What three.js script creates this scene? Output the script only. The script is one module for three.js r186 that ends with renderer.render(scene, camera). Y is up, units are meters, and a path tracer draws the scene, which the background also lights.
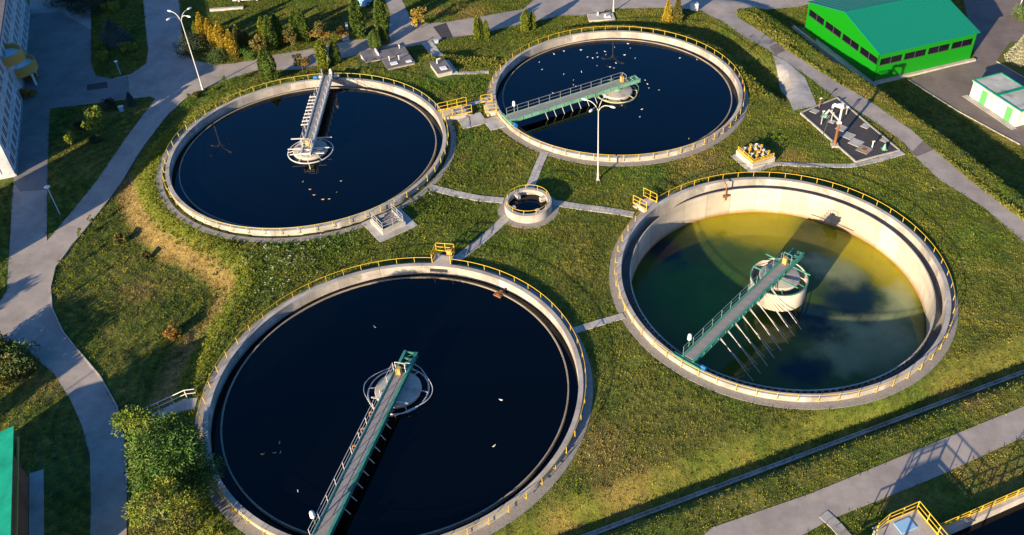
import * as THREE from 'three';
import * as BGU from 'three/addons/utils/BufferGeometryUtils.js';

// ---------------------------------------------------------------- camera, sky, sun, exposure
const scene = new THREE.Scene();
const camera = new THREE.PerspectiveCamera(37.23, 1024 / 535, 1, 3000);
camera.position.set(0, 57.34, 0);
camera.rotation.order = 'YXZ';
camera.rotation.set(THREE.MathUtils.degToRad(-40.07), 0, THREE.MathUtils.degToRad(-0.42));
camera.setViewOffset(1166.7, 609.6, 0, 55.6, 1024, 535);
camera.updateProjectionMatrix();
const SUN_EL = THREE.MathUtils.degToRad(14.3), SUN_AZ = THREE.MathUtils.degToRad(56);
const sunDir = new THREE.Vector3(-Math.cos(SUN_AZ) * Math.cos(SUN_EL), Math.sin(SUN_EL), Math.sin(SUN_AZ) * Math.cos(SUN_EL));
{ // clear late-afternoon sky: deep blue overhead, paler and warmer towards the horizon and the sun
  const W = 512, H = 256, d = new Float32Array(W * H * 4), stops = [[-90, .05, .05, .04], [-1, .10, .10, .09], [0, .20, .24, .30], [8, .09, .19, .34], [18, .035, .15, .35], [30, .016, .105, .33], [45, .009, .07, .215], [65, .006, .05, .15], [90, .005, .042, .125]];
  for (let y = 0; y < H; y++) for (let x = 0; x < W; x++) {
    const el = ((y + .5) / H - .5) * Math.PI, az = ((x + .5) / W - .5) * 2 * Math.PI, v = new THREE.Vector3(Math.cos(el) * Math.cos(az), Math.sin(el), Math.cos(el) * Math.sin(az)), e = el * 180 / Math.PI;
    let i = 0; while (i + 2 < stops.length && stops[i + 1][0] < e) i++; const A = stops[i], B = stops[i + 1], t = Math.min(1, Math.max(0, (e - A[0]) / (B[0] - A[0])));
    const g = e > 0 ? Math.exp(-(Math.acos(Math.min(1, v.dot(sunDir))) ** 2) / .25) * Math.min(1, e / 3) : 0, k = (y * W + x) * 4; d[k] = A[1] + (B[1] - A[1]) * t + .55 * g; d[k + 1] = A[2] + (B[2] - A[2]) * t + .40 * g; d[k + 2] = A[3] + (B[3] - A[3]) * t + .22 * g; d[k + 3] = 1;
  }
  const t = new THREE.DataTexture(d, W, H, THREE.RGBAFormat, THREE.FloatType); t.mapping = THREE.EquirectangularReflectionMapping; t.magFilter = t.minFilter = THREE.LinearFilter; t.needsUpdate = true; scene.background = t; scene.environment = t;
}
const sun = new THREE.DirectionalLight(new THREE.Color(1, 0.8, 0.54), 5);
sun.position.set(0, 0, -75).addScaledVector(sunDir, 180); sun.target.position.set(0, 0, -75);
sun.castShadow = true; sun.shadow.radius = 1; sun.shadow.mapSize.set(4096, 4096);
Object.assign(sun.shadow.camera, { left: -110, right: 110, top: 90, bottom: -90, near: 10, far: 400 });
scene.add(sun, sun.target);
const renderer = new THREE.WebGLRenderer({ antialias: true });
renderer.toneMapping = THREE.LinearToneMapping; renderer.toneMappingExposure = 2.3;
renderer.shadowMap.enabled = true;

// ---------------------------------------------------------------- helpers
let seed = 12345;
const R = () => { seed = (seed + 0x6D2B79F5) | 0; let t = Math.imul(seed ^ (seed >>> 15), 1 | seed); t = (t + Math.imul(t ^ (t >>> 7), 61 | t)) ^ t; return ((t ^ (t >>> 14)) >>> 0) / 4294967296; };
const rr = (a, b) => a + (b - a) * R();
const V = (x, y, z) => new THREE.Vector3(x, y, z);
const clamp = (x, a = 0, b = 1) => Math.min(b, Math.max(a, x)), mix = (a, b, t) => a + (b - a) * t;
const sst = (a, b, x) => { const t = clamp((x - a) / (b - a)); return t * t * (3 - 2 * t); };
const taken = new Map();
function numbered(n) { const k = taken.get(n) || 0; taken.set(n, k + 1); return k ? n + '_' + String(k).padStart(3, '0') : n; }
function tag(o, label, category, group, kind) { if (label) o.userData.label = label; if (category) o.userData.category = category; if (group) o.userData.group = group; if (kind) o.userData.kind = kind; return o; }
function thing(name, label, category, [x, y, z], turn = 0, group) { const o = new THREE.Group(); o.name = numbered(name); o.position.set(x, y, z); o.rotation.y = turn; scene.add(o); return tag(o, label, category, group); }
function boxUV(g) {
  const p = g.attributes.position, n = g.attributes.normal, uv = new Float32Array(p.count * 2);
  for (let i = 0; i < p.count; i++) { const ax = Math.abs(n.getX(i)), ay = Math.abs(n.getY(i)), az = Math.abs(n.getZ(i)); const x = p.getX(i), y = p.getY(i), z = p.getZ(i);
    if (ay >= ax && ay >= az) { uv[2 * i] = x; uv[2 * i + 1] = z; } else if (ax >= az) { uv[2 * i] = z; uv[2 * i + 1] = y; } else { uv[2 * i] = x; uv[2 * i + 1] = y; } }
  g.setAttribute('uv', new THREE.BufferAttribute(uv, 2)); return g;
}
class MB {
  constructor() { this.g = []; }
  add(g) { this.g.push(g); return this; }
  box(x, y, z, sx, sy, sz, ry = 0) { const g = new THREE.BoxGeometry(sx, sy, sz); if (ry) g.rotateY(ry); g.translate(x, y, z); return this.add(g); }
  bar(p, q, w, h = w) { const d = V().subVectors(q, p), L = d.length(); const g = new THREE.BoxGeometry(w, h, L); const m = new THREE.Matrix4().lookAt(q, p, Math.abs(d.y) > 0.98 * L ? V(1, 0, 0) : V(0, 1, 0)); g.applyMatrix4(m); g.translate((p.x + q.x) / 2, (p.y + q.y) / 2, (p.z + q.z) / 2); return this.add(g); }
  cyl(p, q, r0, r1 = r0, s = 8) { const d = V().subVectors(q, p), L = d.length(); const g = new THREE.CylinderGeometry(r1, r0, L, s); g.applyQuaternion(new THREE.Quaternion().setFromUnitVectors(V(0, 1, 0), d.normalize())); g.translate((p.x + q.x) / 2, (p.y + q.y) / 2, (p.z + q.z) / 2); return this.add(g); }
  tube(pts, r, s = 6, n = 12) { return this.add(new THREE.TubeGeometry(new THREE.CatmullRomCurve3(pts), n, r, s)); }
  poly(pts, r) { for (let i = 0; i + 1 < pts.length; i++) this.cyl(pts[i], pts[i + 1], r, r, 6); return this; }
  lathe(pts, s = 48) { return this.add(new THREE.LatheGeometry(pts.map(p => new THREE.Vector2(p[0], p[1])), s)); }
  torus(r, y, t, s = 72) { const g = new THREE.TorusGeometry(r, t, 6, s); g.rotateX(Math.PI / 2); g.translate(0, y, 0); return this.add(g); }
  geo(keep) { const g = this.g.length > 1 ? BGU.mergeGeometries(this.g.map(a => { const b = a.index ? a : BGU.mergeVertices(a); return b; })) : this.g[0]; return keep ? g : boxUV(g); }
  build(name, mat, parent, keep) { return put(name, this.geo(keep), mat, parent); }
}
const mb = () => new MB();
function put(name, g, mat, parent = scene) { const m = new THREE.Mesh(g, mat); m.name = parent === scene ? numbered(name) : name; m.castShadow = m.receiveShadow = true; parent.add(m); return m; }
function copy(o) { const c = o.clone(); c.userData = { ...o.userData }; c.name = numbered(o.name.replace(/_\d{3}$/, '')); scene.add(c); return c; }
// curved block between two radii; angles run as in the plan (x = cos a, z = -sin a)
function arcBlock(r0, r1, y0, y1, a0, a1, n, vUnit) {
  const P = [], N = [], U = [], I = []; const full = Math.abs(a1 - a0) > 6.28;
  const quad = (pa, pb, nf, ua, ub) => { for (let i = 0; i <= n; i++) { const a = mix(a0, a1, i / n), c = Math.cos(a), s = -Math.sin(a); for (const [p, u] of [[pa, ua], [pb, ub]]) { P.push(c * p[0], p[1], s * p[0]); const q = nf(c, s); N.push(...q); U.push(a * r1, u); } if (i < n) { const k = P.length / 3 - 2; I.push(k, k + 2, k + 1, k + 1, k + 2, k + 3); } } };
  const H = vUnit ? 1 : y1 - y0;
  quad([r0, y1], [r1, y1], () => [0, 1, 0], 0.3, 0.3 + (r1 - r0));
  quad([r1, y1], [r1, y0], (c, s) => [c, 0, s], H, 0);
  quad([r0, y0], [r0, y1], (c, s) => [-c, 0, -s], 0, H);
  if (!full) for (const [a, sg] of [[a0, -1], [a1, 1]]) { const c = Math.cos(a), s = -Math.sin(a), k = P.length / 3; for (const [r, y] of [[r0, y0], [r1, y0], [r1, y1], [r0, y1]]) { P.push(c * r, y, s * r); N.push(-Math.sin(a) * sg, 0, -Math.cos(a) * sg); U.push(r, y); } I.push(k, k + 1, k + 2, k, k + 2, k + 3); }
  const g = new THREE.BufferGeometry(); g.setAttribute('position', new THREE.Float32BufferAttribute(P, 3)); g.setAttribute('normal', new THREE.Float32BufferAttribute(N, 3)); g.setAttribute('uv', new THREE.Float32BufferAttribute(U, 2)); for (let i = 0; i < I.length; i += 3) { const [a, b, c] = [I[i] * 3, I[i + 1] * 3, I[i + 2] * 3]; const ux = P[b] - P[a], uy = P[b + 1] - P[a + 1], uz = P[b + 2] - P[a + 2], vx = P[c] - P[a], vy = P[c + 1] - P[a + 1], vz = P[c + 2] - P[a + 2]; if ((uy * vz - uz * vy) * N[a] + (uz * vx - ux * vz) * N[a + 1] + (ux * vy - uy * vx) * N[a + 2] < 0) { const t = I[i + 1]; I[i + 1] = I[i + 2]; I[i + 2] = t; } }
  g.setIndex(I); return g;
}
const inPoly = (P, x, z) => { let c = false; for (let i = 0, j = P.length - 1; i < P.length; j = i++) if ((P[i][1] > z) !== (P[j][1] > z) && x < (P[j][0] - P[i][0]) * (z - P[i][1]) / (P[j][1] - P[i][1]) + P[i][0]) c = !c; return c; };
const segD = (x, z, a, b) => { const ex = b[0] - a[0], ez = b[1] - a[1]; const t = clamp(((x - a[0]) * ex + (z - a[1]) * ez) / (ex * ex + ez * ez)); return Math.hypot(x - a[0] - t * ex, z - a[1] - t * ez); };
const lineD = (P, x, z) => { let d = 1e9; for (let i = 0; i + 1 < P.length; i++) d = Math.min(d, segD(x, z, P[i], P[i + 1])); return d; };

// ---------------------------------------------------------------- noise and textures
const NT = 512;
function noiseTile(sd, base, oct) {
  const out = new Float32Array(NT * NT); let amp = 1, tot = 0;
  for (let o = 0; o < oct; o++) { const P = base << o; if (P > NT / 2) break; const s0 = seed; seed = sd * 7919 + o * 104729; const L = new Float32Array(P * P); for (let i = 0; i < P * P; i++) L[i] = R(); seed = s0;
    for (let y = 0; y < NT; y++) { const fy = y / NT * P, iy = Math.floor(fy), ty = fy - iy, sy = ty * ty * (3 - 2 * ty), y1 = (iy + 1) % P; for (let x = 0; x < NT; x++) { const fx = x / NT * P, ix = Math.floor(fx), tx = fx - ix, sx = tx * tx * (3 - 2 * tx), x1 = (ix + 1) % P; out[y * NT + x] += amp * mix(mix(L[iy * P + ix], L[iy * P + x1], sx), mix(L[y1 * P + ix], L[y1 * P + x1], sx), sy); } }
    tot += amp; amp *= 0.55; }
  let lo = 1e9, hi = -1e9; for (const v of out) { lo = Math.min(lo, v); hi = Math.max(hi, v); } for (let i = 0; i < out.length; i++) out[i] = (out[i] - lo) / (hi - lo); return out;
}
const NA = noiseTile(1, 4, 7), NB = noiseTile(2, 6, 7), NC = noiseTile(3, 32, 4), ND = noiseTile(4, 64, 3);
const smp = (T, u, v) => { u -= Math.floor(u); v -= Math.floor(v); u *= NT; v *= NT; const x = Math.floor(u), y = Math.floor(v), tx = u - x, ty = v - y, x0 = x % NT, x1 = (x + 1) % NT, y0 = (y % NT) * NT, y1 = ((y + 1) % NT) * NT; return mix(mix(T[y0 + x0], T[y0 + x1], tx), mix(T[y1 + x0], T[y1 + x1], tx), ty); };
const lin2s = c => { c = clamp(c); return c <= 0.0031308 ? c * 12.92 : 1.055 * Math.pow(c, 1 / 2.4) - 0.055; };
function tex(w, h, f, srgb, rep) {
  const d = new Uint8Array(w * h * 4); for (let y = 0; y < h; y++) for (let x = 0; x < w; x++) { const c = f(x / w, y / h), k = (y * w + x) * 4; for (let j = 0; j < 3; j++) d[k + j] = Math.round(255 * (srgb ? lin2s(c[j]) : clamp(c[j]))); d[k + 3] = 255; }
  const t = new THREE.DataTexture(d, w, h); t.wrapS = t.wrapT = THREE.RepeatWrapping; t.magFilter = THREE.LinearFilter; t.minFilter = THREE.LinearMipmapLinearFilter; t.generateMipmaps = true; if (srgb) t.colorSpace = THREE.SRGBColorSpace; if (rep) t.repeat.set(rep, rep); t.needsUpdate = true; return t;
}
const grey = v => [v, v, v];
const texStain = tex(512, 512, (u, v) => { const a = smp(NA, u, v), b = smp(NB, u * 2 + .3, v * 2), c = smp(ND, u * 2, v * 2); const k = (0.5 + 0.34 * a + 0.24 * b + 0.2 * (c - .5)) * (1 - .3 * sst(.62, .8, smp(NB, u + .5, v * 1.0 + .2))); return [k, k * (0.985 + 0.02 * b), k * (0.95 + 0.05 * a)]; }, true, 1 / 7);
const texRoad = tex(512, 512, (u, v) => { const a = smp(NA, u, v), b = smp(NB, u * 3, v * 3), c = smp(ND, u * 4, v * 4); const k = 0.58 + 0.32 * a + 0.2 * b + 0.2 * (c - .5); return [k, k * .99, k * (.96 + .05 * b)]; }, true, 1 / 9);
const texGravel = tex(512, 512, (u, v) => { const a = smp(NC, u, v), b = smp(ND, u * 2, v * 2), c = smp(NA, u, v); const k = 0.45 + 0.3 * a + 0.35 * b * b + .15 * c; return [k, k * .97, k * .93]; }, true, 1 / 5);
const texGrain = tex(512, 512, (u, v) => grey(.6 * smp(ND, u, v) + .4 * smp(NC, u, v)), false, 1 / 2);
const texStreak = tex(512, 512, (u, v) => { const s = smp(NC, u, v * .06 + .1), t = smp(NA, u, v), b = smp(NB, u * 2, v * 2); const k = .56 + .26 * s + .3 * t; const rust = sst(.25 + .1 * smp(NC, u, .3), .1, v) ; const w = sst(.66, .9, smp(NB, u * 1.5, v * .15 + .5)) * .5; return [mix(k, .52, rust * .9) * (1 - .25 * w), mix(k * .97, .24, rust * .9) * (1 - .45 * w), mix(k * .9, .07, rust * .9) * (1 - .7 * w) * (.95 + .08 * b)]; }, true);
texStreak.repeat.set(1 / 22, 1);
const std = (r, g, b, rough = .9, o = {}) => new THREE.MeshStandardMaterial({ color: new THREE.Color().setRGB(r, g, b), roughness: rough, ...o });
const conc = (r, g, b, o = {}) => std(r, g, b, .92, { map: texStain, bumpMap: texGrain, bumpScale: .006, ...o });
const M = {
  conc: conc(.52, .485, .43), concDark: conc(.36, .34, .31), wall: [conc(.50, .465, .42), conc(.45, .42, .38), conc(.54, .50, .45)],
  basin: [.56, .47, .62, .52].map(k => std(k, k * .94, k * .84, .9, { map: texStreak, bumpMap: texGrain, bumpScale: .01 })),
  weir: conc(.36, .30, .23), gravel: std(.36, .34, .315, .95, { map: texGravel, bumpMap: texGrain, bumpScale: .02 }),
  road: std(.40, .355, .315, .93, { map: texRoad, bumpMap: texGrain, bumpScale: .006 }), asphalt: std(.2, .165, .15, .93, { map: texRoad, bumpMap: texGrain, bumpScale: .006 }), asphaltDark: std(.055, .053, .055, .9, { map: texRoad, bumpMap: texGrain, bumpScale: .006 }),
  paving: std(.22, .21, .20, .9, { map: texRoad, bumpMap: texGrain, bumpScale: .006 }), slab: std(.5, .48, .45, .93, { map: texStain }),
  yellow: std(.66, .43, .03, .5), yellowPale: std(.62, .50, .09, .5), teal: std(.07, .30, .22, .5, { map: texStain }), tealPale: std(.20, .44, .30, .5, { map: texStain }), steel: std(.50, .50, .50, .45, { metalness: .35 }), steelPale: std(.56, .55, .52, .5), strut: std(.5, .47, .4, .6), tealGrey: std(.16, .27, .25, .5), steelMid: std(.24, .26, .28, .5), steelDark: std(.05, .05, .06, .6), rust: std(.30, .12, .04, .85, { map: texStain }), grate: std(.30, .285, .27, .8, { map: texStain }), white: std(.8, .8, .78, .5), blue: std(.02, .16, .42, .4), ochre: std(.55, .33, .08, .6),
  hallGreen: std(.002, .215, .002, .5), hallRoof: std(.006, .21, .12, .42), glass: new THREE.MeshPhysicalMaterial({ color: new THREE.Color().setRGB(.006, .007, .01), roughness: .02, ior: 1.4 }),
  plaster: std(.78, .76, .71, .85, { map: texStain }), render: std(.62, .66, .72, .85, { map: texStain }), roofGrey: std(.19, .18, .19, .85, { map: texStain }), roofPale: std(.55, .56, .5, .8, { map: texStain }), tealRoof: std(.01, .36, .22, .45, { map: texStain }), orange: std(.75, .33, .06, .7), doorGreen: std(.10, .42, .12, .6), brick: std(.32, .14, .07, .9, { map: texStain }), soil: std(.09, .06, .035, 1), bark: std(.13, .09, .06, .95), birch: std(.6, .57, .5, .9), black: std(.02, .02, .02, .8), red: std(.4, .05, .03, .7), carBlue: std(.28, .5, .72, .25), tyre: std(.015, .015, .015, .9),
};
const texRipple = tex(512, 512, (u, v) => grey(.7 * smp(NA, u * 2, v * 2) + .3 * smp(NC, u, v)), false, 1 / 9);
M.water = new THREE.MeshPhysicalMaterial({ color: new THREE.Color().setRGB(.0008, .001, .0016), roughness: .04, ior: 1.33, bumpMap: texRipple, bumpScale: .006 });

// ---------------------------------------------------------------- terrain
const CREST = [[-26.6,-102.06],[-30.34,-102.62],[-34.11,-102.32],[-37.71,-101.17],[-40.96,-99.23],[-43.69,-96.61],[-45.75,-93.45],[-47.04,-89.89],[-47.5,-86.14],[-47.09,-82.38],[-45.85,-78.81],[-43.83,-75.62],[-41.14,-72.96],[-37.92,-70.99],[-35.93,-69.38],[-31.52,-66.3],[-31.07,-62.58],[-31.96,-57.96],[-32.35,-53.47],[-32.18,-49.23],[-31.48,-45.13],[-28.6,-39.57],[-24.21,-34.62],[-22,-30],[-20,-10],[140,-10],[140,-70],[50.19,-64.52],[46.29,-74.27],[43.86,-80.75],[41.1,-87.74],[37.05,-96.49],[34.22,-101.69],[32.51,-103.78],[29.8,-103.04],[27.03,-98.56],[25.03,-94.32],[21.91,-99.12],[17.64,-109.67],[14.47,-112.62],[10.67,-114.69],[6.47,-115.75],[2.15,-115.75],[-2.05,-114.69],[-5.85,-112.62],[-9.02,-109.67],[-14.64,-106.35],[-18.69,-107.49],[-28.95,-106.03]];
const LOW = [[-55,-70,-1.9],[-62,-100,-1.5],[-45,-105,-0.9],[-20,-114,-0.8],[10,-124,-1.2],[24,-116,-1.8],[42,-100,-2.8],[48,-85,-2.8],[62,-80,-2.8],[-42,-45,-1.9],[-36,-28,-1.9],[50,-120,-2.8],[33,-124,-2.7],[36,-112,-2.8]];
const GA = [-16.67,-30.15], GB = [66.27,-64.46];
const RA = [[22.2,-123.86]][0], RB = [[32.49,-97.99]][0];
const TANKS = { A: [-30.9, -86.03], B: [4.31, -98.49], C: [18.57, -63.89], D: [-15.48, -50.17] };
const BASIN = [[24.2, -35.95], [60, -51.2], [66, -37], [30.2, -21.8]];   // rectangular basin at the lower right
function crestD(x, z) { let d = 1e9; for (let i = 0; i < CREST.length; i++) d = Math.min(d, segD(x, z, CREST[i], CREST[(i + 1) % CREST.length])); return inPoly(CREST, x, z) ? -d : d; }
function rawH(x, z) {
  const d = crestD(x, z); let y = 0;
  if (d > 0) { let W = 0, S = 0; for (const [a, b, v] of LOW) { const w = 1 / Math.pow((x - a) ** 2 + (z - b) ** 2 + 9, 1.5); W += w; S += w * v; } y = S / W * sst(0, 4.2, d); }
  const L = Math.hypot(GB[0] - GA[0], GB[1] - GA[1]), ex = (GB[0] - GA[0]) / L, ez = (GB[1] - GA[1]) / L;
  const t = (x - GA[0]) * ex + (z - GA[1]) * ez, sg = (x - GA[0]) * ez - (z - GA[1]) * ex, s = Math.abs(sg), wd = sg < 0 ? 1.3 : 2.6;
  if (t > 0 && t < L) { const k = Math.max(0, 1 - Math.max(0, s - .25) / wd); y -= 1.3 * k * k * (3 - 2 * k); }
  { const ux = RB[0] - RA[0], uz = RB[1] - RA[1], tt = clamp(((x - RA[0]) * ux + (z - RA[1]) * uz) / (ux * ux + uz * uz)), dd = Math.hypot(x - RA[0] - tt * ux, z - RA[1] - tt * uz); y += (-1.6 * (1 - tt) - y) * sst(6.2, 3.2, dd); }   // the path climbs the bank evenly
  return y;
}
const X0 = -110, X1 = 110, Z0 = -160, Z1 = -10, ST = 0.5, NXR = Math.round((X1 - X0) / ST), NZR = Math.round((Z1 - Z0) / ST);
const FAR = [20, 60, 140, 350, 900];
const gxs = [...FAR.slice().reverse().map(d => X0 - d), ...Array.from({ length: NXR + 1 }, (_, i) => X0 + i * ST), ...FAR.map(d => X1 + d)];
const gzs = [...FAR.slice().reverse().map(d => Z0 - d), ...Array.from({ length: NZR + 1 }, (_, i) => Z0 + i * ST), ...FAR.map(d => Z1 + d)];
const NX = gxs.length, NZ = gzs.length, HT = new Float32Array(NX * NZ);
for (let j = 0; j < NZ; j++) for (let i = 0; i < NX; i++) {
  const x = gxs[i], z = gzs[j]; let y = rawH(clamp(x, X0, X1), clamp(z, Z0, Z1));
  y += (smp(NA, x / 40, z / 40) - .5) * .06 + (smp(NB, x / 9, z / 9) - .5) * .03;
  for (const k in TANKS) { const r = Math.hypot(x - TANKS[k][0], z - TANKS[k][1]); if (r < 17.2) y *= sst(16.3, 17.2, r); if (r < 15.25) y = -6.5; }
  if (inPoly(BASIN, x, z)) y = -4;
  HT[j * NX + i] = y;
}
const F5 = FAR.length;
function ter(x, z) { const fi = clamp((x - X0) / ST, 0, NXR - .001), fj = clamp((z - Z0) / ST, 0, NZR - .001); const i = Math.floor(fi), j = Math.floor(fj), u = fi - i, v = fj - j; const b = (j + F5) * NX + i + F5; const h00 = HT[b], h10 = HT[b + 1], h01 = HT[b + NX], h11 = HT[b + NX + 1]; return u + v <= 1 ? h00 + u * (h10 - h00) + v * (h01 - h00) : h11 + (1 - u) * (h01 - h11) + (1 - v) * (h10 - h11); }
const STRIP = [[-51.39,-82.8],[-48.64,-77.83],[-45.48,-73.38],[-42.07,-70.57],[-39.54,-69.08],[-36.34,-66.92],[-34.47,-64.94],[-34.4,-63.21],[-34.7,-61.07],[-35.25,-58.92],[-35.81,-56.65],[-35.87,-54.2],[-35.73,-51.3],[-35.67,-49.66]];
const DRY = [...[[-6.32,-71.9],[31.74,-68.45],[29.47,-69.25],[4.2,-41.96],[3,-40.41],[-42.04,-69.09],[-42.96,-64.73],[-16.23,-123.01],[-20.59,-123.02],[31.24,-40.82],[28.53,-41.75],[23.62,-39.12],[13.06,-83.45],[11.86,-82.49],[23.06,-83.32],[-46.2,-54.4],[-47,-53.24],[1.18,-43.86],[-1.86,-38.03],[31.45,-49.73],[-26.15,-73.96]]].map((p, i) => [p[0], p[1], 1.4 + (i * 7 % 5) * .5]);
const LUSH = [[-40.12,-72.46],[-37.9,-70.16],[-32.12,-65.58],[-31.86,-61.31],[-32.49,-58.73],[-33.21,-55.15],[-29.3,-69.93],[-26.47,-70.69],[-14.75,-94.42],[-12.95,-87.84],[-12.73,-99.13],[-18.01,-101.7],[-47.82,-98.89],[-47.98,-90.82],[-46.65,-82.28],[14.53,-110.61],[18.05,-106.39],[20.57,-101.13],[6.23,-80.66],[-4.61,-78.95]];
function lawn(x, z) {
  const a = smp(NA, x / 46, z / 46), b = smp(NB, x / 13 + .2, z / 13), c = smp(NC, x / 9, z / 9), e = smp(ND, x / 5, z / 5), f = smp(NA, x / 17 + .5, z / 17);
  let dry = clamp(.55 * a + .65 * b - .42 + .35 * (c - .5)), lush = sst(.45, .8, f) * .5;
  for (const [dx, dz, r] of DRY) { const q = Math.hypot(x - dx, (z - dz)) / r + (c - .5) * .9 + (b - .5) * .6; if (q < 1.3) dry = Math.max(dry, sst(1.25, .2, q) * .95); }
  for (const [dx, dz] of LUSH) { const q = Math.hypot(x - dx, z - dz) / 4 + (b - .5) * .8; if (q < 1.2) lush = Math.max(lush, sst(1.2, .1, q)); }
  let r = mix(.112, .085, lush), g = mix(.15, .17, lush), bl = mix(.009, .007, lush);
  r = mix(r, .27, dry); g = mix(g, .21, dry); bl = mix(bl, .045, dry);
  if (x < -22 && z > -95) { const d = lineD(STRIP, x, z) + (c - .5) * .5 + (b - .5) * .7; const s = sst(1.6, .6, d); if (d < 18 && crestD(x, z) > 3.2) { const m = .9 + .28 * Math.sin(d * 5.6 + 2 * b) + .1 * (e - .5); r *= m; g *= mix(1, m, .7); } r = mix(r, .30, s); g = mix(g, .215, s); bl = mix(bl, .065, s);
    const cd = crestD(x, z); if (cd > -.5 && cd < 3.4) { const k = sst(-.5, .6, cd) * sst(3.6, 2.8, cd) * .8 * (1 - s); r = mix(r, .16 + .06 * c, k); g = mix(g, .21 + .03 * c, k); bl = mix(bl, .014, k); } }
  const m = .42 + .7 * e + .7 * (c - .5) + .35 * (b - .5); return [r * m, g * m, bl * m];
}
const LW = 190, LH = 130, LX = -95, LZ = -145;
const texLawn = tex(2048, 1400, (u, v) => lawn(LX + u * LW, LZ + v * LH), true);
const texTurf = tex(512, 512, (u, v) => grey(.5 * smp(ND, u, v) + .5 * smp(NC, u * 2, v * 2)), false); texTurf.repeat.set(LW / 4, LH / 4);
M.grass = std(1, 1, 1, 1, { map: texLawn, bumpMap: texTurf, bumpScale: .07 });
{
  const P = new Float32Array(NX * NZ * 3), U = new Float32Array(NX * NZ * 2), I = [];
  for (let j = 0; j < NZ; j++) for (let i = 0; i < NX; i++) { const k = j * NX + i; P.set([gxs[i], HT[k], gzs[j]], k * 3); U[2 * k] = (gxs[i] - LX) / LW; U[2 * k + 1] = (gzs[j] - LZ) / LH; if (i + 1 < NX && j + 1 < NZ) I.push(k, k + NX, k + 1, k + 1, k + NX, k + NX + 1); }
  const g = new THREE.BufferGeometry(); g.setAttribute('position', new THREE.BufferAttribute(P, 3)); g.setAttribute('uv', new THREE.BufferAttribute(U, 2)); g.setIndex(I); g.computeVertexNormals();
  tag(put('ground', g, M.grass), 'mown green lawn with dry patches around the round tanks', 'ground', null, 'structure');
}
// a sheet that follows the terrain, cut to an outline
const EXCL = [];
function drape(name, outline, mat, off, label, category, holes = [], excl = true) {
  const c = outline.map(p => new THREE.Vector2(p[0], p[1])), hs = holes.map(h => h.map(p => new THREE.Vector2(p[0], p[1])));
  if (THREE.ShapeUtils.isClockWise(c)) c.reverse(); hs.forEach(h => { if (!THREE.ShapeUtils.isClockWise(h)) h.reverse(); });
  const tri = THREE.ShapeUtils.triangulateShape(c, hs), all = [...c, ...hs.flat()], P = [], U = [];
  const clip = (poly, ax, az, bx, bz) => { const out = []; for (let i = 0; i < poly.length; i++) { const p = poly[i], q = poly[(i + 1) % poly.length], sp = (bx - ax) * (p[1] - az) - (bz - az) * (p[0] - ax), sq = (bx - ax) * (q[1] - az) - (bz - az) * (q[0] - ax); if (sp >= 0) out.push(p); if ((sp >= 0) !== (sq >= 0)) { const t = sp / (sp - sq); out.push([mix(p[0], q[0], t), mix(p[1], q[1], t)]); } } return out; };
  for (const t of tri) {
    const T = t.map(i => [all[i].x, all[i].y]); if ((T[1][0] - T[0][0]) * (T[2][1] - T[0][1]) - (T[1][1] - T[0][1]) * (T[2][0] - T[0][0]) < 0) T.reverse();
    const i0 = Math.floor((Math.min(...T.map(p => p[0])) - X0) / ST), i1 = Math.floor((Math.max(...T.map(p => p[0])) - X0) / ST), j0 = Math.floor((Math.min(...T.map(p => p[1])) - Z0) / ST), j1 = Math.floor((Math.max(...T.map(p => p[1])) - Z0) / ST);
    for (let j = j0; j <= j1; j++) for (let i = i0; i <= i1; i++) { const x = X0 + i * ST, z = Z0 + j * ST;
      for (const C of [[[x, z], [x + ST, z], [x, z + ST]], [[x + ST, z], [x + ST, z + ST], [x, z + ST]]]) { let q = T; for (let k = 0; k < 3 && q.length; k++) q = clip(q, C[k][0], C[k][1], C[(k + 1) % 3][0], C[(k + 1) % 3][1]); if (q.length < 3) continue;
        for (let k = 1; k + 1 < q.length; k++) for (const p of [q[0], q[k + 1], q[k]]) { P.push(p[0], ter(p[0], p[1]) + off, p[1]); U.push(p[0], p[1]); } } }
  }
  let g = new THREE.BufferGeometry(); g.setAttribute('position', new THREE.Float32BufferAttribute(P, 3)); g.setAttribute('uv', new THREE.Float32BufferAttribute(U, 2)); g = BGU.mergeVertices(g, 1e-3); g.computeVertexNormals();
  if (excl) EXCL.push([outline, holes]);
  return tag(put(name, g, mat), label, category, null, 'structure');
}
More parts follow.
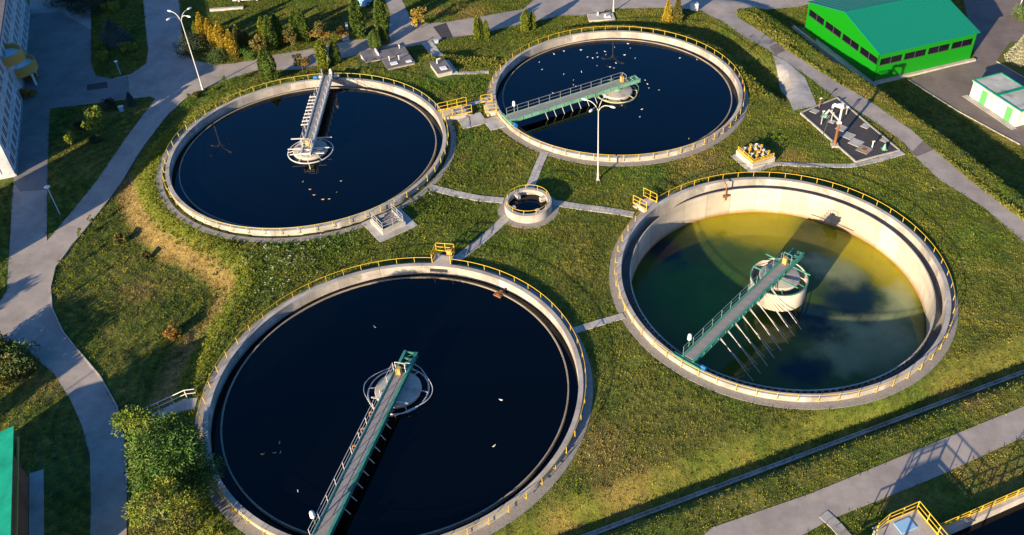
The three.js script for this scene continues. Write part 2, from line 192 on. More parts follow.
// ---------------------------------------------------------------- roads and paths
const triangleLawn = [[-66.31,-97.83],[-57.43,-100.07],[-54.76,-100.46],[-53.85,-99.75],[-54.19,-90.98],[-54.38,-82.86],[-54.96,-76.88],[-55.41,-72.37],[-58.51,-79.34]], islandBed = [[-74.9,-131.22],[-69.92,-119.13],[-65.88,-109.25],[-63.94,-106.11],[-61.61,-105.21],[-59.44,-106.42],[-58.36,-108.96],[-59.45,-112.7],[-66.06,-128.82],[-67,-130.97]];
drape('road', [[-35.91,-35.85],[-37.71,-40.42],[-39.72,-45.09],[-41.64,-48.15],[-43.71,-50.85],[-46.52,-53.94],[-48.11,-55.13],[-50.9,-57.48],[-54.66,-58.66],[-56.72,-59.46],[-58.82,-63.52],[-55.86,-63.35],[-55.9,-64.77],[-62.32,-79.35],[-63.67,-82.74],[-70.26,-98.83],[-76.91,-114.8],[-84.36,-131.48],[-79.71,-131.36],[-74.9,-131.22],[-67,-130.97],[-61.44,-130.77],[-59.34,-125.48],[-56.79,-118.57],[-54.2,-112.13],[-52.74,-110.01],[-51.3,-108.92],[-48.57,-107.93],[-46.22,-108.08],[-43.36,-109.31],[-41.27,-110.53],[-38.27,-111.53],[-33.78,-113.47],[-32.14,-114.28],[-29.74,-114.75],[-26.75,-114.33],[-27.74,-122.22],[-30,-129.68],[-27.57,-129.6],[-23.86,-119.14],[-19.65,-119.47],[-14.25,-121.55],[-8.53,-124.28],[-6.28,-129.86],[39.88,-131.99],[32.89,-127.63],[28.99,-126.85],[23.04,-124.68],[22.64,-121.77],[24.92,-117.06],[27.01,-112.26],[27.74,-110.3],[32.38,-100.17],[34.92,-95.81],[38.32,-89.05],[39.34,-85.9],[41.74,-79.28],[43.69,-74.81],[45.79,-70.33],[44.41,-66.79],[43.6,-68.78],[41.5,-74.5],[38.47,-79.33],[36.94,-84.19],[36.63,-86.55],[33.97,-91.94],[30.97,-96.7],[28.28,-103.78],[24.89,-110.95],[22.63,-114.84],[20.15,-120.71],[17.5,-124.38],[12.26,-124.56],[5.05,-124.37],[0.2,-122.28],[-3.14,-122.31],[-8.09,-119.56],[-12.59,-116.89],[-14.86,-115.62],[-18.24,-114.73],[-21.2,-113.01],[-23.96,-112.2],[-27.02,-111.73],[-32.71,-108.91],[-37.03,-106.26],[-42.82,-106.13],[-46.76,-103.12],[-49.63,-99.96],[-50.84,-95.87],[-51.44,-89.5],[-51.52,-82.8],[-51.69,-79.79],[-52.16,-74.64],[-52.54,-71.37],[-52.69,-68.19],[-51.85,-65.21],[-50.42,-62.32],[-47.98,-59.1],[-45.81,-56.93],[-42.41,-53.67],[-39.54,-50.2],[-37.36,-46.16],[-35.75,-42.48],[-33.25,-35.83]],
  M.road, .035, 'pale grey service road winding round the tanks with shadows across it', 'road', [triangleLawn, islandBed]);
drape('forecourt', [[-63.5,-82.38],[-70.26,-98.83],[-76.91,-114.8],[-81.21,-124.53],[-76.95,-125.07],[-69.92,-119.13],[-65.88,-109.25],[-63.94,-106.11],[-61.61,-105.21],[-59.65,-105.92],[-57.27,-100.31],[-66.31,-97.83],[-62.47,-88.69],[-59.28,-81.11],[-62.1,-80.76]], M.paving, .045, 'dark paved forecourt in front of the white building', 'paving');
drape('road', [[7.38,-35.3],[9.11,-36.89],[16.72,-39.7],[24.74,-43.18],[37.28,-48.57],[36.08,-45.5],[25.99,-40.86],[17.73,-37.48],[13.73,-35.25]], M.road, .035, 'straight grey road below the green-water tank', 'road');
drape('concrete_ramp', [[25.43,-109.35],[25.27,-93.64],[28.35,-94.74],[28.41,-102.23],[27.04,-106.5]], M.slab, .05, 'trapezoid concrete ramp beside the dark loading pad', 'paving');
drape('yard', [[43.06,-105.7],[53.87,-111.55],[56.73,-123.11],[58.9,-132.55],[78.46,-132.03],[59.87,-88.98],[52.83,-89.08],[50.41,-92.56]], M.asphalt, .04, 'brown asphalt yard beside the green hall', 'paving');
drape('road_patch', [[-21.01,-118.13],[-19.31,-119.37],[-17.82,-114.73],[-19.14,-114.15]], M.asphaltDark, .05, 'dark tarred patch across the road beyond the tanks', 'road');
drape('road_patch', [[25.4,-111.56],[26.83,-112.76],[27.31,-110.17],[25.9,-109.01]], M.asphalt, .05, 'brown tarred patch on the diagonal path', 'road');
drape('road_patch', [[36.86,-84.52],[38.91,-86.94],[39.61,-85.09],[37.3,-83.73]], M.asphalt, .05, 'brown tarred patch on the path below the loading pad', 'road');
drape('drain_cover', [[-64.14,-103.72],[-61.84,-104.45],[-61.1,-102.91],[-63.51,-102.19]], M.asphaltDark, .06, 'dark rectangular patch in the paved forecourt', 'paving');
function slabPath(pts, w, label, len = .55, name = 'footpath') {
  const m = mb(); let carry = 0;
  for (let i = 0; i + 1 < pts.length; i++) { const [ax, az] = pts[i], [bx, bz] = pts[i + 1], L = Math.hypot(bx - ax, bz - az), ry = Math.atan2(-(bz - az), bx - ax), n = Math.max(1, Math.round(L / len)); for (let k = 0; k < n; k++) { const t = (k + .5) / n, x = mix(ax, bx, t), z = mix(az, bz, t); const cols = w > .9 ? 2 : 1; for (let q = 0; q < cols; q++) { const o = (q - (cols - 1) / 2) * w / cols; const g = new THREE.BoxGeometry(L / n - .025, .1, w / cols - .02); g.rotateX(rr(-.012, .012)); g.rotateZ(rr(-.012, .012) + Math.atan2(ter(bx, bz) - ter(ax, az), L)); g.rotateY(ry); const px = x + Math.sin(ry) * o, pz = z + Math.cos(ry) * o; g.translate(px, ter(px, pz) + .03 + rr(-.006, .006), pz); m.add(g); } } EXCL.push([[[ax, az], [bx, bz]].flatMap(() => []), [], [pts[i], pts[i + 1], w / 2]]); }
  const base = mb(); return tag(m.build(name, M.slab), label, 'path', null, 'structure');
}
slabPath([[-16.52,-78.73],[-13.59,-77.44],[-10.86,-76.52],[-8.31,-76.14]], .95, 'slab footpath from the upper left tank to the small round tank');
slabPath([[-4.25,-85.26],[-4.74,-83.09],[-5.3,-80.25],[-5.76,-78.06]], .95, 'slab footpath from the upper right tank to the small round tank');
slabPath([[-3.25,-75.73],[-0.32,-75],[2.79,-74.29],[5.24,-73.58]], .95, 'slab footpath from the small round tank to the green-water tank');
slabPath([[-7.73,-73.57],[-8.65,-71.93],[-10.27,-69.4],[-12.38,-66.68]], 1.0, 'slab footpath from the small round tank to the lower left tank');
slabPath([[-0.88,-56.88],[1.45,-57.87],[3.63,-58.74]], .75, 'short slab footpath between the lower left and green-water tanks');
slabPath([[20.96,-82.76],[23.99,-82.34],[27.25,-82.1],[29.67,-82.07],[33.04,-83.19],[35.96,-84.54]], .7, 'curving narrow footpath along the front of the loading pad');
slabPath([[-16.68,-103.47],[-14.37,-103.44],[-11.95,-103.66]], .6, 'thin footpath between the small chamber and the upper right tank');
slabPath([[-14.58,-95.11],[-13.08,-96.02],[-11.57,-96.95]], .9, 'short footpath between the two upper tanks');
slabPath([[-21.41,-113.6],[-20.34,-111.56],[-19.04,-108.17]], 1.5, 'short slab walkway from the road to the small chamber');
slabPath([[17.33,-37.98],[18.06,-36.98],[18.66,-35.84]], .9, 'short footpath from the lower right road to the yellow platform');
slabPath([[-33.18,-116.73],[-32.56,-114.3]], 1.0, 'tiny slab stub beside the far road', .5);
drape('verge', [[56.66,-110.92],[58.2,-105.95],[62.98,-105.33],[67.53,-116.52],[60.34,-116.11]], M.grass, .06, 'grass verge under the pale spruce', 'grass', [], false);
{ // kerb between yard and lawn, kerb of the spruce verge
  const kerb = (pts, label) => { const m = mb(); for (let i = 0; i + 1 < pts.length; i++) { const [a, b] = [pts[i], pts[i + 1]]; const n = Math.ceil(Math.hypot(b[0] - a[0], b[1] - a[1])); for (let k = 0; k < n; k++) { const p = [mix(a[0], b[0], k / n), mix(a[1], b[1], k / n)], q = [mix(a[0], b[0], (k + .985) / n), mix(a[1], b[1], (k + .985) / n)]; m.bar(V(p[0], ter(...p) + .03, p[1]), V(q[0], ter(...q) + .03, q[1]), .11, .2); } } tag(m.build('kerb', M.slab), label, 'kerb', null, 'structure'); };
  kerb([[43.06,-105.7],[46.86,-98.14],[50.41,-92.56],[52.05,-90.15]], 'pale concrete kerb between the dark lawn and the brown yard');
  kerb([[56.46,-110.44],[58.46,-105.94]], 'pale kerb stones along the spruce verge');
  kerb([[-51.85,-65.21],[-52.69,-68.19],[-52.54,-71.37],[-52.16,-74.64],[-51.69,-79.79],[-51.52,-82.8],[-51.44,-89.5],[-50.84,-95.87],[-49.63,-99.96]], 'thin kerb along the inner edge of the winding road');
  kerb([[-35.75,-42.48],[-37.36,-46.16],[-39.54,-50.2],[-42.41,-53.67],[-45.81,-56.93],[-47.98,-59.1],[-50.42,-62.32],[-51.85,-65.21]], 'thin kerb along the lower bend of the winding road');
}
{ // the drain channel in the swale
  const m = mb(), L = Math.hypot(GB[0] - GA[0], GB[1] - GA[1]), n = Math.floor(L / 1); const ex = (GB[0] - GA[0]) / L, ez = (GB[1] - GA[1]) / L;
  for (let k = 0; k < n; k++) { const a = k * 1 + .01, b = k + .985, x0 = GA[0] + ex * a, z0 = GA[1] + ez * a, x1 = GA[0] + ex * b, z1 = GA[1] + ez * b, y = Math.max(ter(x0, z0), ter(x1, z1)) + .05; for (const s of [-1, 1]) m.bar(V(x0 - ez * .15 * s, y + rr(0, .015), z0 + ex * .15 * s), V(x1 - ez * .15 * s, y + rr(0, .015), z1 + ex * .15 * s), .08, .16); m.bar(V(x0, y - .06, z0), V(x1, y - .06, z1), .24, .1); }
  tag(m.build('drain_channel', M.conc), 'narrow concrete drain channel running along the grassy ditch', 'drain', null, 'structure');
}

// ---------------------------------------------------------------- round tanks
const RI = 15, RO = 15.4, RW0 = 14.08, RW1 = 14.2, TOP = .6, RR = 15.62;
function yellowRail(parent, name, r, y0, yTop, a0, a1, n, mat, foot = RO) {
  const m = mb(), seg = 96; for (const y of [yTop]) { const pts = []; const k = Math.max(4, Math.ceil(seg * (a1 - a0) / 6.283)); for (let i = 0; i <= k; i++) { const a = mix(a0, a1, i / k); pts.push(V(Math.cos(a) * r, y, -Math.sin(a) * r)); } m.add(new THREE.TubeGeometry(new THREE.CatmullRomCurve3(pts), k * 2, y === yTop ? .028 : .02, 6)); }
  const rail = m.build(name, mat, parent); const p = mb().bar(V(r, y0, 0), V(r, yTop, 0), .042, .042).bar(V(foot - .02, y0, 0), V(r + .025, y0, 0), .06, .05).geo();
  for (let i = 0; i <= n; i++) { const q = put('post', p, mat, rail); q.rotation.y = mix(a0, a1, i / n); }
  return rail;
}
const deg = Math.PI / 180;
function tank(k, o) {
  const [x, z] = TANKS[k], t = thing('settling_tank', o.label, 'tank', [x, 0, z], 0, 'round settling tanks');
  const NS = 24; for (let i = 0; i < NS; i++) { const a0 = (i + .0) / NS * 2 * Math.PI + .0009, a1 = (i + 1) / NS * 2 * Math.PI - .0009; put('wall_segment', arcBlock(RI, RO, -1.6, TOP, a0, a1, 8), M.wall[(i * 5 + k.charCodeAt(0)) % 3], t); }
  put('wall_core', arcBlock(RI + .02, RO - .02, -1.6, TOP - .02, 0, 2 * Math.PI, 96), M.concDark, t);
  if (!o.drained) {
    put('weir_wall', arcBlock(RW0, RW1, -1.2, -.06, 0, 2 * Math.PI, 120), M.weir, t);
  } else {
    const NP = 32; for (let i = 0; i < NP; i++) { const a0 = i / NP * 2 * Math.PI + .0012, a1 = (i + 1) / NP * 2 * Math.PI - .0012; put('wall_panel', arcBlock(RW0 + rr(-.006, .006), RW1, -3.6, .05, a0, a1, 6, true), M.basin[(i * 7 + (i >> 2)) % 4], t); }
    put('wall_core', arcBlock(RW0 + .03, RW1 - .02, -3.6, .02, 0, 2 * Math.PI, 96), M.concDark, t);
    put('channel_floor', arcBlock(RW1, RI, -1.4, -1.2, 0, 2 * Math.PI, 96), M.concDark, t);
    const n = 150, m = mb(); for (let i = 0; i < n; i++) { const a = i / n * 2 * Math.PI; m.box(Math.cos(a) * (RW1 + .03), -.08, -Math.sin(a) * (RW1 + .03), .05, .2, .3, a); } tag(m.build('weir_teeth', M.steelDark, t), null, null, null, 'stuff');
  }
  for (const [a0, a1, n] of o.rails) yellowRail(t, 'railing', RR, .3, 1.12, a0 * deg, a1 * deg, n, o.railMat || M.yellow);
  // ring path
  const rp = put('ring_path', arcBlock(o.pathIn || RO + .01, o.pathOut, -.3, .035, 0, 2 * Math.PI, 120), M.gravel); rp.position.set(x, 0, z); tag(rp, 'gravel ring path around ' + o.which, 'path', null, 'structure');
  // water
  if (!o.drained) { const w = put('water', new THREE.CircleGeometry(RW0, 96).rotateX(-Math.PI / 2), M.water); w.position.set(x, -.17, z); tag(w, 'dark still water in ' + o.which, 'water', null, 'structure');
    const c = put('water', new THREE.RingGeometry(RW1, RI, 96).rotateX(-Math.PI / 2), M.water); c.position.set(x, -.45, z); tag(c, 'dark water in the outflow channel of ' + o.which, 'water', null, 'structure'); }
  return t;
}
tank('A', { label: 'upper left round tank of dark water with a pale grey bridge', which: 'the upper left tank', rails: [[8, 91, 14], [97, 379, 45]], railMat: M.yellowPale, pathIn: 15.85, pathOut: 16.5 });
tank('B', { label: 'upper right round tank of blue water dotted with white gulls', which: 'the upper right tank', rails: [[-3, 191, 32], [201, 207, 1], [216, 356, 23]], pathOut: 16.15 });
tank('C', { label: 'right round tank drained low with green water and pale inner wall', which: 'the green-water tank', rails: [[142, 494, 57]], pathOut: 16.15, drained: true });
tank('D', { label: 'lower left round tank, the nearest, full of black water', which: 'the lower left tank', rails: [[-273.5, 79.5, 57]], pathOut: 16.2 });
{ const d = scene.getObjectByName('settling_tank_003'); mb().add(arcBlock(14.97, 15.0, -.1, .28, 80.5 * deg, 87 * deg, 8)).build('outlet_slot', M.black, d); const a = 57 * deg; mb().box(Math.cos(a) * 14.05, -.02, -Math.sin(a) * 14.05, .7, .16, .3, a).box(Math.cos(a) * 13.75, -.12, -Math.sin(a) * 13.75, .3, .2, .8, a).build('scum_box', M.rust, d);
  const c = scene.getObjectByName('settling_tank_002'), b = 104 * deg; mb().cyl(V(Math.cos(b) * 15.1, .9, -Math.sin(b) * 15.1), V(Math.cos(b) * 13.9, .9, -Math.sin(b) * 13.9), .05, .05, 8).cyl(V(Math.cos(b) * 13.92, .9, -Math.sin(b) * 13.92), V(Math.cos(b) * 13.92, -1.1, -Math.sin(b) * 13.92), .06, .06, 8).box(Math.cos(b) * 13.9, -.5, -Math.sin(b) * 13.9, .3, .25, .6, b).build('inlet_pipe', M.rust, c); }
EXCL.push(...Object.values(TANKS).map(([x, z]) => [Array.from({ length: 64 }, (_, i) => [x + 16.4 * Math.cos(i / 32 * Math.PI), z + 16.4 * Math.sin(i / 32 * Math.PI)]), []]));
{ // green algae-stained water of the drained tank, with sunlit and shaded zones painted in
  const [x, z] = TANKS.C; const W = 512;
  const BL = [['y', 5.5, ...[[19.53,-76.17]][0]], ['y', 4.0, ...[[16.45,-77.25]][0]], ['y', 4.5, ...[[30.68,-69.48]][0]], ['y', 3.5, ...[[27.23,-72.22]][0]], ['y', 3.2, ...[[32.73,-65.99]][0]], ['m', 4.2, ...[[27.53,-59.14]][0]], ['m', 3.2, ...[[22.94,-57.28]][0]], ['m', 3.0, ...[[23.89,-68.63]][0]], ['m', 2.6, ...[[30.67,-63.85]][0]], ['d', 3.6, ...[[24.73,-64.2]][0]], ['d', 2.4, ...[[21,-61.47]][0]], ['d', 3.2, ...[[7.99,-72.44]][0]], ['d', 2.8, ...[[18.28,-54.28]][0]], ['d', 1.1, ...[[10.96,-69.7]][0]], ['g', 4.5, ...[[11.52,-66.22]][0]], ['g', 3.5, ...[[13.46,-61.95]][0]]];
  const COL = { y: [.34, .285, .004], m: [.27, .30, .16], d: [.004, .016, .03], g: [.03, .12, .012] };  // yellow brightens the sunlit zone, dark blue paints shade and reflected sky
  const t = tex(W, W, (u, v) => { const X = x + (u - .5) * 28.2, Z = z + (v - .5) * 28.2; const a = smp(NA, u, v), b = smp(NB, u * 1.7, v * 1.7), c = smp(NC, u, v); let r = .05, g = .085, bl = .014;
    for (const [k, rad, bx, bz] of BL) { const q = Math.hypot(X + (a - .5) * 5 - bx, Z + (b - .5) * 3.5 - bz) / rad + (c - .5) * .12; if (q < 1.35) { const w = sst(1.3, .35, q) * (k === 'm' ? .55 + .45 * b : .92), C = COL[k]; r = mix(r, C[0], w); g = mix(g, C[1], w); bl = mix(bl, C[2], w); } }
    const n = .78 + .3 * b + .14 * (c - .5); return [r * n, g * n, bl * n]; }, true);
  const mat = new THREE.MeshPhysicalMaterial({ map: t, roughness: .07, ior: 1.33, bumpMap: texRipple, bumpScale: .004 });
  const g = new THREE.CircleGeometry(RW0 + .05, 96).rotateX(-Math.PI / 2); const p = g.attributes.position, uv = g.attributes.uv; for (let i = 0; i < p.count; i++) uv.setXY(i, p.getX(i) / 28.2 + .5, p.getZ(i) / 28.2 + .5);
  const w = put('water', g, mat); w.position.set(x, -3.15, z); tag(w, 'low green algae-stained water in the drained tank, lit and shaded zones painted in', 'water', null, 'structure');
}

// ---------------------------------------------------------------- scraper bridges
function bridge(k, az, o) {
  const [x, z] = TANKS[k], t = thing('scraper_bridge', o.label, 'bridge', [x, 0, z], az * deg, 'scraper bridges');
  const F = o.frame, DY = 1.12, hw = .42, tip = o.tip;
  for (const s of [-1, 1]) { const m = mb().bar(V(tip, .93, s * (hw + .09)), V(15.15, .93, s * (hw + .09)), .06, .4).bar(V(tip, 1.13, s * (hw + .09)), V(15.15, 1.13, s * (hw + .09)), .22, .05).bar(V(tip, .73, s * (hw + .09)), V(15.15, .73, s * (hw + .09)), .22, .05); for (let i = 0; i < 14; i++) m.box(.3 + i * 1.1, .93, s * (hw + .13), .04, .38, .1); m.build('girder', F, t); }
  const m1 = mb(); for (let q = tip + .06; q < -1; q += .72) m1.bar(V(q, 1.0, -hw), V(q, 1.0, hw), .1, .18); for (let q = tip + .06; q < -1.4; q += .72) m1.bar(V(q, 1.0, -hw), V(q + .7, 1.0, hw), .06, .06); m1.build('tip_frame', F, t);
  const pg = new THREE.BoxGeometry(.985, .05, 2 * hw - .05); boxUV(pg); for (let i = 0; i < 16; i++) { const q = put('deck_panel', pg, M.grate, t); q.position.set(-1 + .5 + i * 1, DY + rr(-.006, .006), 0); }
  // handrails
  for (const s of o.railSides) { const z0 = s * (hw + .16), H = DY + 1.0; const r = mb().bar(V(-1, H, z0), V(15, H, z0), .036, .036).bar(V(-1, DY + .55, z0), V(15, DY + .55, z0), .028, .028).bar(V(-1, DY + .12, z0), V(15, DY + .12, z0), .02, .1).build('handrail', o.railMat, t); const pp = mb().bar(V(0, .95, 0), V(0, H, 0), .04, .04).geo(); for (let i = 0; i <= 11; i++) { const q = put('post', pp, o.railMat, r); q.position.set(-.95 + i * 1.45, 0, z0); } }
  // control box and cage at the inner end of the deck
  mb().box(-.75, DY + .4, .05, .35, .7, .4).build('control_box', M.ochre, t);
  mb().bar(V(-1.05, DY, -hw), V(-1.05, DY + 1.05, -hw), .05).bar(V(-1.05, DY, hw), V(-1.05, DY + 1.05, hw), .05).bar(V(-1.05, DY + 1.05, -hw), V(-1.05, DY + 1.05, hw), .05).bar(V(-1.05, DY + .5, -hw), V(-1.05, DY + .5, hw), .04).build('end_gate', o.railMat, t);
  // centre pier and feed well
  const pier = mb().lathe([[.01, .42], [.5, .4], [1.85, .22], [1.92, .16], [1.92, -.1], [o.drained ? .75 : 1.75, -.35], [o.drained ? .7 : 1.7, -6]], 40).build('pier', M.concDark === 0 ? M.conc : conc(.5, .47, .42), t);
  mb().cyl(V(0, .3, 0), V(0, .75, 0), .55, .45, 20).build('turntable', F, pier);
  if (o.drained) { const d = mb().lathe([[2.4, -2.2], [2.68, -2.0], [2.68, .05], [2.56, .05], [2.54, -1.9], [2.3, -2.1]], 48).build('feed_well', M.basin[0] && conc(.74, .66, .54), t, false); mb().torus(2.68, .02, .06, 48).build('rim', F, d); }
  else { const d = mb().torus(2.5, -.12, .075, 48).build('feed_well', o.ringMat, t); mb().add(arcBlock(2.46, 2.53, -1.4, -.14, 0, 2 * Math.PI, 48)).build('skirt', o.ringMat, d); }
  for (let i = 0; i < (o.arms || 6); i++) { const a = i / (o.arms || 6) * 2 * Math.PI + .4; mb().bar(V(Math.cos(a) * 1.85, .1, Math.sin(a) * 1.85), V(Math.cos(a) * 2.5, -.05, Math.sin(a) * 2.5), .07, .07).build('spoke', o.ringMat, t); }
  // loop pipe frame round the well
  if (o.loop) { const pts = []; for (let i = 0; i <= 24; i++) { const a = i / 24 * 2 * Math.PI, r = 2.75 + .18 * Math.cos(4 * a); pts.push(V(Math.cos(a) * r, .12, Math.sin(a) * r)); } mb().tube(pts, .035, 6, 72).build('pipe_loop', o.loop, t); }
  if (o.cross) for (const [q, L] of o.cross) mb().bar(V(q, .62, -L), V(q, .62, L), .1, .1).build('cross_beam', o.ringMat, t);
  if (o.tail) { mb().bar(V(tip, .9, 0), V(tip - 1.3, .2, .5), .07, .07).bar(V(tip - 1.3, .2, .5), V(tip - 1.3, -.5, .5), .07, .07).build('tail_pipe', o.ringMat, t); }
  // scraper struts
  const D = 5.7; for (const q of o.struts) { const a = V(q, .8, -hw - .1), b = V(q - 1.2, .8 - D, -hw - .1 - o.spread * D); mb().cyl(a, b, .04, .04, 6).build('scraper_strut', o.strutMat || M.strut, t); if (o.drained) mb().cyl(V(q + .1, .8, -hw), V(q - 2.3, .8 - D, -hw - o.spread * D * .8), .025, .025, 5).build('scraper_cable', M.steelPale, t); }
  if (o.stubs) for (const q of o.stubs) mb().bar(V(q, .85, hw + .1), V(q, .6, hw + .75), .12, .1).bar(V(q, .6, hw + .75), V(q, -.5, hw + .75), .08, .08).build('scum_arm', M.rust, t);
  if (o.ladder) { const L = mb(); for (const s of [0, .9]) L.bar(V(o.ladder[0], -.1, -1.0 - s), V(o.ladder[1], -.1, -1.0 - s), .07, .07); L.build('scum_trough', M.steelPale, t); for (let q = o.ladder[0]; q < o.ladder[1]; q += .8) mb().bar(V(q, .05, -.6), V(q, -.02, -1.95), .1, .12).build('rung', M.steelPale, t); }
  // end carriage running on the wall
  const cg = mb().bar(V(15.2, .92, -1.4), V(15.2, .92, 1.4), .3, .22).bar(V(14.9, .8, -.6), V(15.5, .8, -.6), .1, .1).build('end_carriage', F, t); const wg = mb().cyl(V(15.12, .78, 0), V(15.28, .78, 0), .19, .19, 16).geo(); for (const s of [-1.15, 1.15]) { const q = put('wheel', wg, M.tyre, cg); q.position.z = s; }
  mb().cyl(V(15.0, .98, -1.75), V(15.0, .98, -1.3), .2, .2, 12).box(15.0, .75, -1.55, .3, .16, .4).build('drive_motor', M.blue, t);
  const lp = mb().cyl(V(13.9, DY, hw + .35), V(13.9, DY + .9, hw + .35), .04, .04, 8).build('lamp_post', F, t); mb().cyl(V(13.9, DY + .9, hw + .35), V(13.9, DY + 1.35, hw + .35), .2, .17, 12).add(new THREE.SphereGeometry(.17, 12, 6).translate(13.9, DY + 1.35, hw + .35)).build('lamp_housing', M.white, lp);
  return t;
}
const seq = (a, b, s) => { const o = []; for (let q = a; q <= b; q += s) o.push(q); return o; };
bridge('A', 94, { label: 'pale grey steel walkway bridge over the upper left tank', frame: M.steelPale, railMat: M.steelPale, ringMat: M.steelPale, tip: -2.3, railSides: [-1, 1], struts: [], spread: .5, cross: [[-.6, 2.3], [1.5, 2.3], [-1.7, 1.9]], ladder: [5.5, 12.5], tail: true });
bridge('B', -149, { label: 'pale green walkway bridge over the gull-dotted upper right tank', frame: M.tealPale, railMat: M.steelMid, ringMat: M.ochre && std(.5, .42, .26, .7), tip: -3.1, railSides: [1], struts: seq(3.6, 11.5, 1.15), spread: .32, arms: 8, loop: M.tealPale });
bridge('C', -130.5, { label: 'teal framed bridge over the green-water tank with long scraper struts', frame: M.teal, railMat: M.tealGrey, ringMat: M.teal, tip: -3.3, railSides: [1], struts: seq(2.6, 11.2, 1.2), spread: .85, drained: true, cross: [[-1.4, 2.4], [.9, 2.4]] });
bridge('D', -102.3, { label: 'long teal framed bridge over the nearest lower left tank', frame: M.teal, railMat: M.steelPale, ringMat: M.steel, tip: -3.4, railSides: [1], struts: seq(2.9, 12.5, 1.15), spread: .3, loop: M.steelPale, stubs: [3.2, 4.9, 6.6], cross: [[1.7, 1.6]] });

// ---------------------------------------------------------------- access platforms with yellow rails
function rails(t, pts, y0, H, mat, name = 'guard_rail') {
  for (let i = 0; i + 1 < pts.length; i++) { const [a, b] = [pts[i], pts[i + 1]], L = Math.hypot(b[0] - a[0], b[1] - a[1]); const m = mb(); for (const h of [H, H * .55]) m.cyl(V(a[0], y0 + h, a[1]), V(b[0], y0 + h, b[1]), .035, .035, 6); m.bar(V(a[0], y0 + .1, a[1]), V(b[0], y0 + .1, b[1]), .02, .14); const r = m.build(name, mat, t); const n = Math.max(1, Math.round(L / 1.1)); const pg = mb().bar(V(0, y0, 0), V(0, y0 + H, 0), .06).geo(); for (let k = (i ? 1 : 0); k <= n; k++) { const q = put('post', pg, mat, r); q.position.set(mix(a[0], b[0], k / n), 0, mix(a[1], b[1], k / n)); } }
}
function platform(label, [x, z], az, len, wid, steps, mat) { // local x points away from the tank
  const t = thing('access_platform', label, 'platform', [x, 0, z], az * deg, 'yellow railed access platforms');
  mb().box(len / 2, .5, 0, len, .2, wid).build('deck', M.conc, t); mb().box(len / 2, .19, 0, len - .3, .42, wid - .2).build('plinth', M.conc, t);
  for (let i = 0; i < steps; i++) mb().box(len + .16 + i * .3, .21 - i * .17 + .15, 0, .3, .06, wid - .1).box(len + .16 + i * .3, .1 - i * .06, 0, .26, .24 - i * .1, wid - .2).build('step', M.conc, t);
  rails(t, [[.05, wid / 2], [len + .5, wid / 2]], .6, 1.05, mat); rails(t, [[.05, -wid / 2], [len + .5, -wid / 2]], .6, 1.05, mat);
  return t;
}
const rect = (t, lx0, lx1, lz0, lz1) => { const c = Math.cos(t.rotation.y), s = Math.sin(t.rotation.y); return [[lx0, lz0], [lx1, lz0], [lx1, lz1], [lx0, lz1]].map(([a, b]) => [t.position.x + a * c + b * s, t.position.z - a * s + b * c]); };
const onR = (k, a, r) => [TANKS[k][0] + r * Math.cos(a * deg), TANKS[k][1] - r * Math.sin(a * deg)];
{
  const a = platform('yellow railed access platform on the right rim of the upper left tank', onR('A', 24, 15.42), 24, 3.1, 1.9, 2, M.yellow);
  const sl = thing('concrete_pad', 'pale concrete pad under the platform between the upper tanks', 'pad', [-13.2, 0, -92.2], 24 * deg); mb().box(0, .05, .3, 3, .14, 2.6).build('slab', M.slab, sl); EXCL.push([rect(sl, -1.5, 1.5, -1, 1.6), []], [rect(a, 0, 3.8, -1, 1), []]);
  const d = platform('yellow railed landing on the far rim of the lower left tank', onR('D', 83, 15.42), 83, 1.2, 1.8, 2, M.yellow); rails(d, [[1.75, -.9], [1.75, .9]], .6, 1.05, M.yellow); mb().box(1.2, 1.1, .55, .3, .5, .5).build('switch_box', M.orange, d);
  platform('yellow railed landing on the left rim of the green-water tank', onR('C', 138, 15.42), 138, 1.3, 1.7, 2, M.yellow);
  const b = platform('yellow railed landing at the left rim of the upper right tank', onR('B', 196, 15.42), 196, .9, 2.4, 1, M.yellow);
  const s2 = thing('concrete_pad', 'concrete pad at the foot of the pale green bridge', 'pad', [...onR('B', 206, 16.4)].flatMap((v, i) => i ? [0, v] : [v]), 206 * deg); mb().box(0, .05, 0, 1.9, .14, 2.6).build('slab', M.slab, s2); EXCL.push([rect(s2, -1, 1, -1.3, 1.3), []]);
}

// ---------------------------------------------------------------- small round tank
{
  const [cx, cz] = [-5.68, -74.69], t = thing('small_round_tank', 'small round concrete well where the footpaths meet', 'tank', [cx, 0, cz]);
  const n = 10; for (let i = 0; i < n; i++) put('wall_segment', arcBlock(2.05, 2.45, -.4, 1.0, i / n * 2 * Math.PI + .004, (i + 1) / n * 2 * Math.PI - .004, 6), M.wall[i % 3], t); put('wall_core', arcBlock(2.07, 2.43, -.4, .98, 0, 2 * Math.PI, 48), M.concDark, t);
  yellowRail(t, 'railing', 2.25, .95, 1.5, 0, 6.28, 11, M.yellow, 2.2);
  for (const a of [.55, 2.3, 3.6, 5.4]) mb().box(Math.cos(a) * 1.75, .5, -Math.sin(a) * 1.75, .65, .8, .35, a).build('baffle', M.conc, t);
  const w = put('water', new THREE.CircleGeometry(2.06, 40).rotateX(-Math.PI / 2), M.water); w.position.set(cx, .4, cz); tag(w, 'dark water in the small round well', 'water', null, 'structure');
  const rp = put('ring_path', arcBlock(2.46, 3.2, -.2, .05, 0, 2 * Math.PI, 48), M.gravel); rp.position.set(cx, 0, cz); tag(rp, 'gravel ring path around the small round well', 'path', null, 'structure');
  EXCL.push([Array.from({ length: 24 }, (_, i) => [cx + 3.2 * Math.cos(i / 12 * Math.PI), cz + 3.2 * Math.sin(i / 12 * Math.PI)]), []]);
}

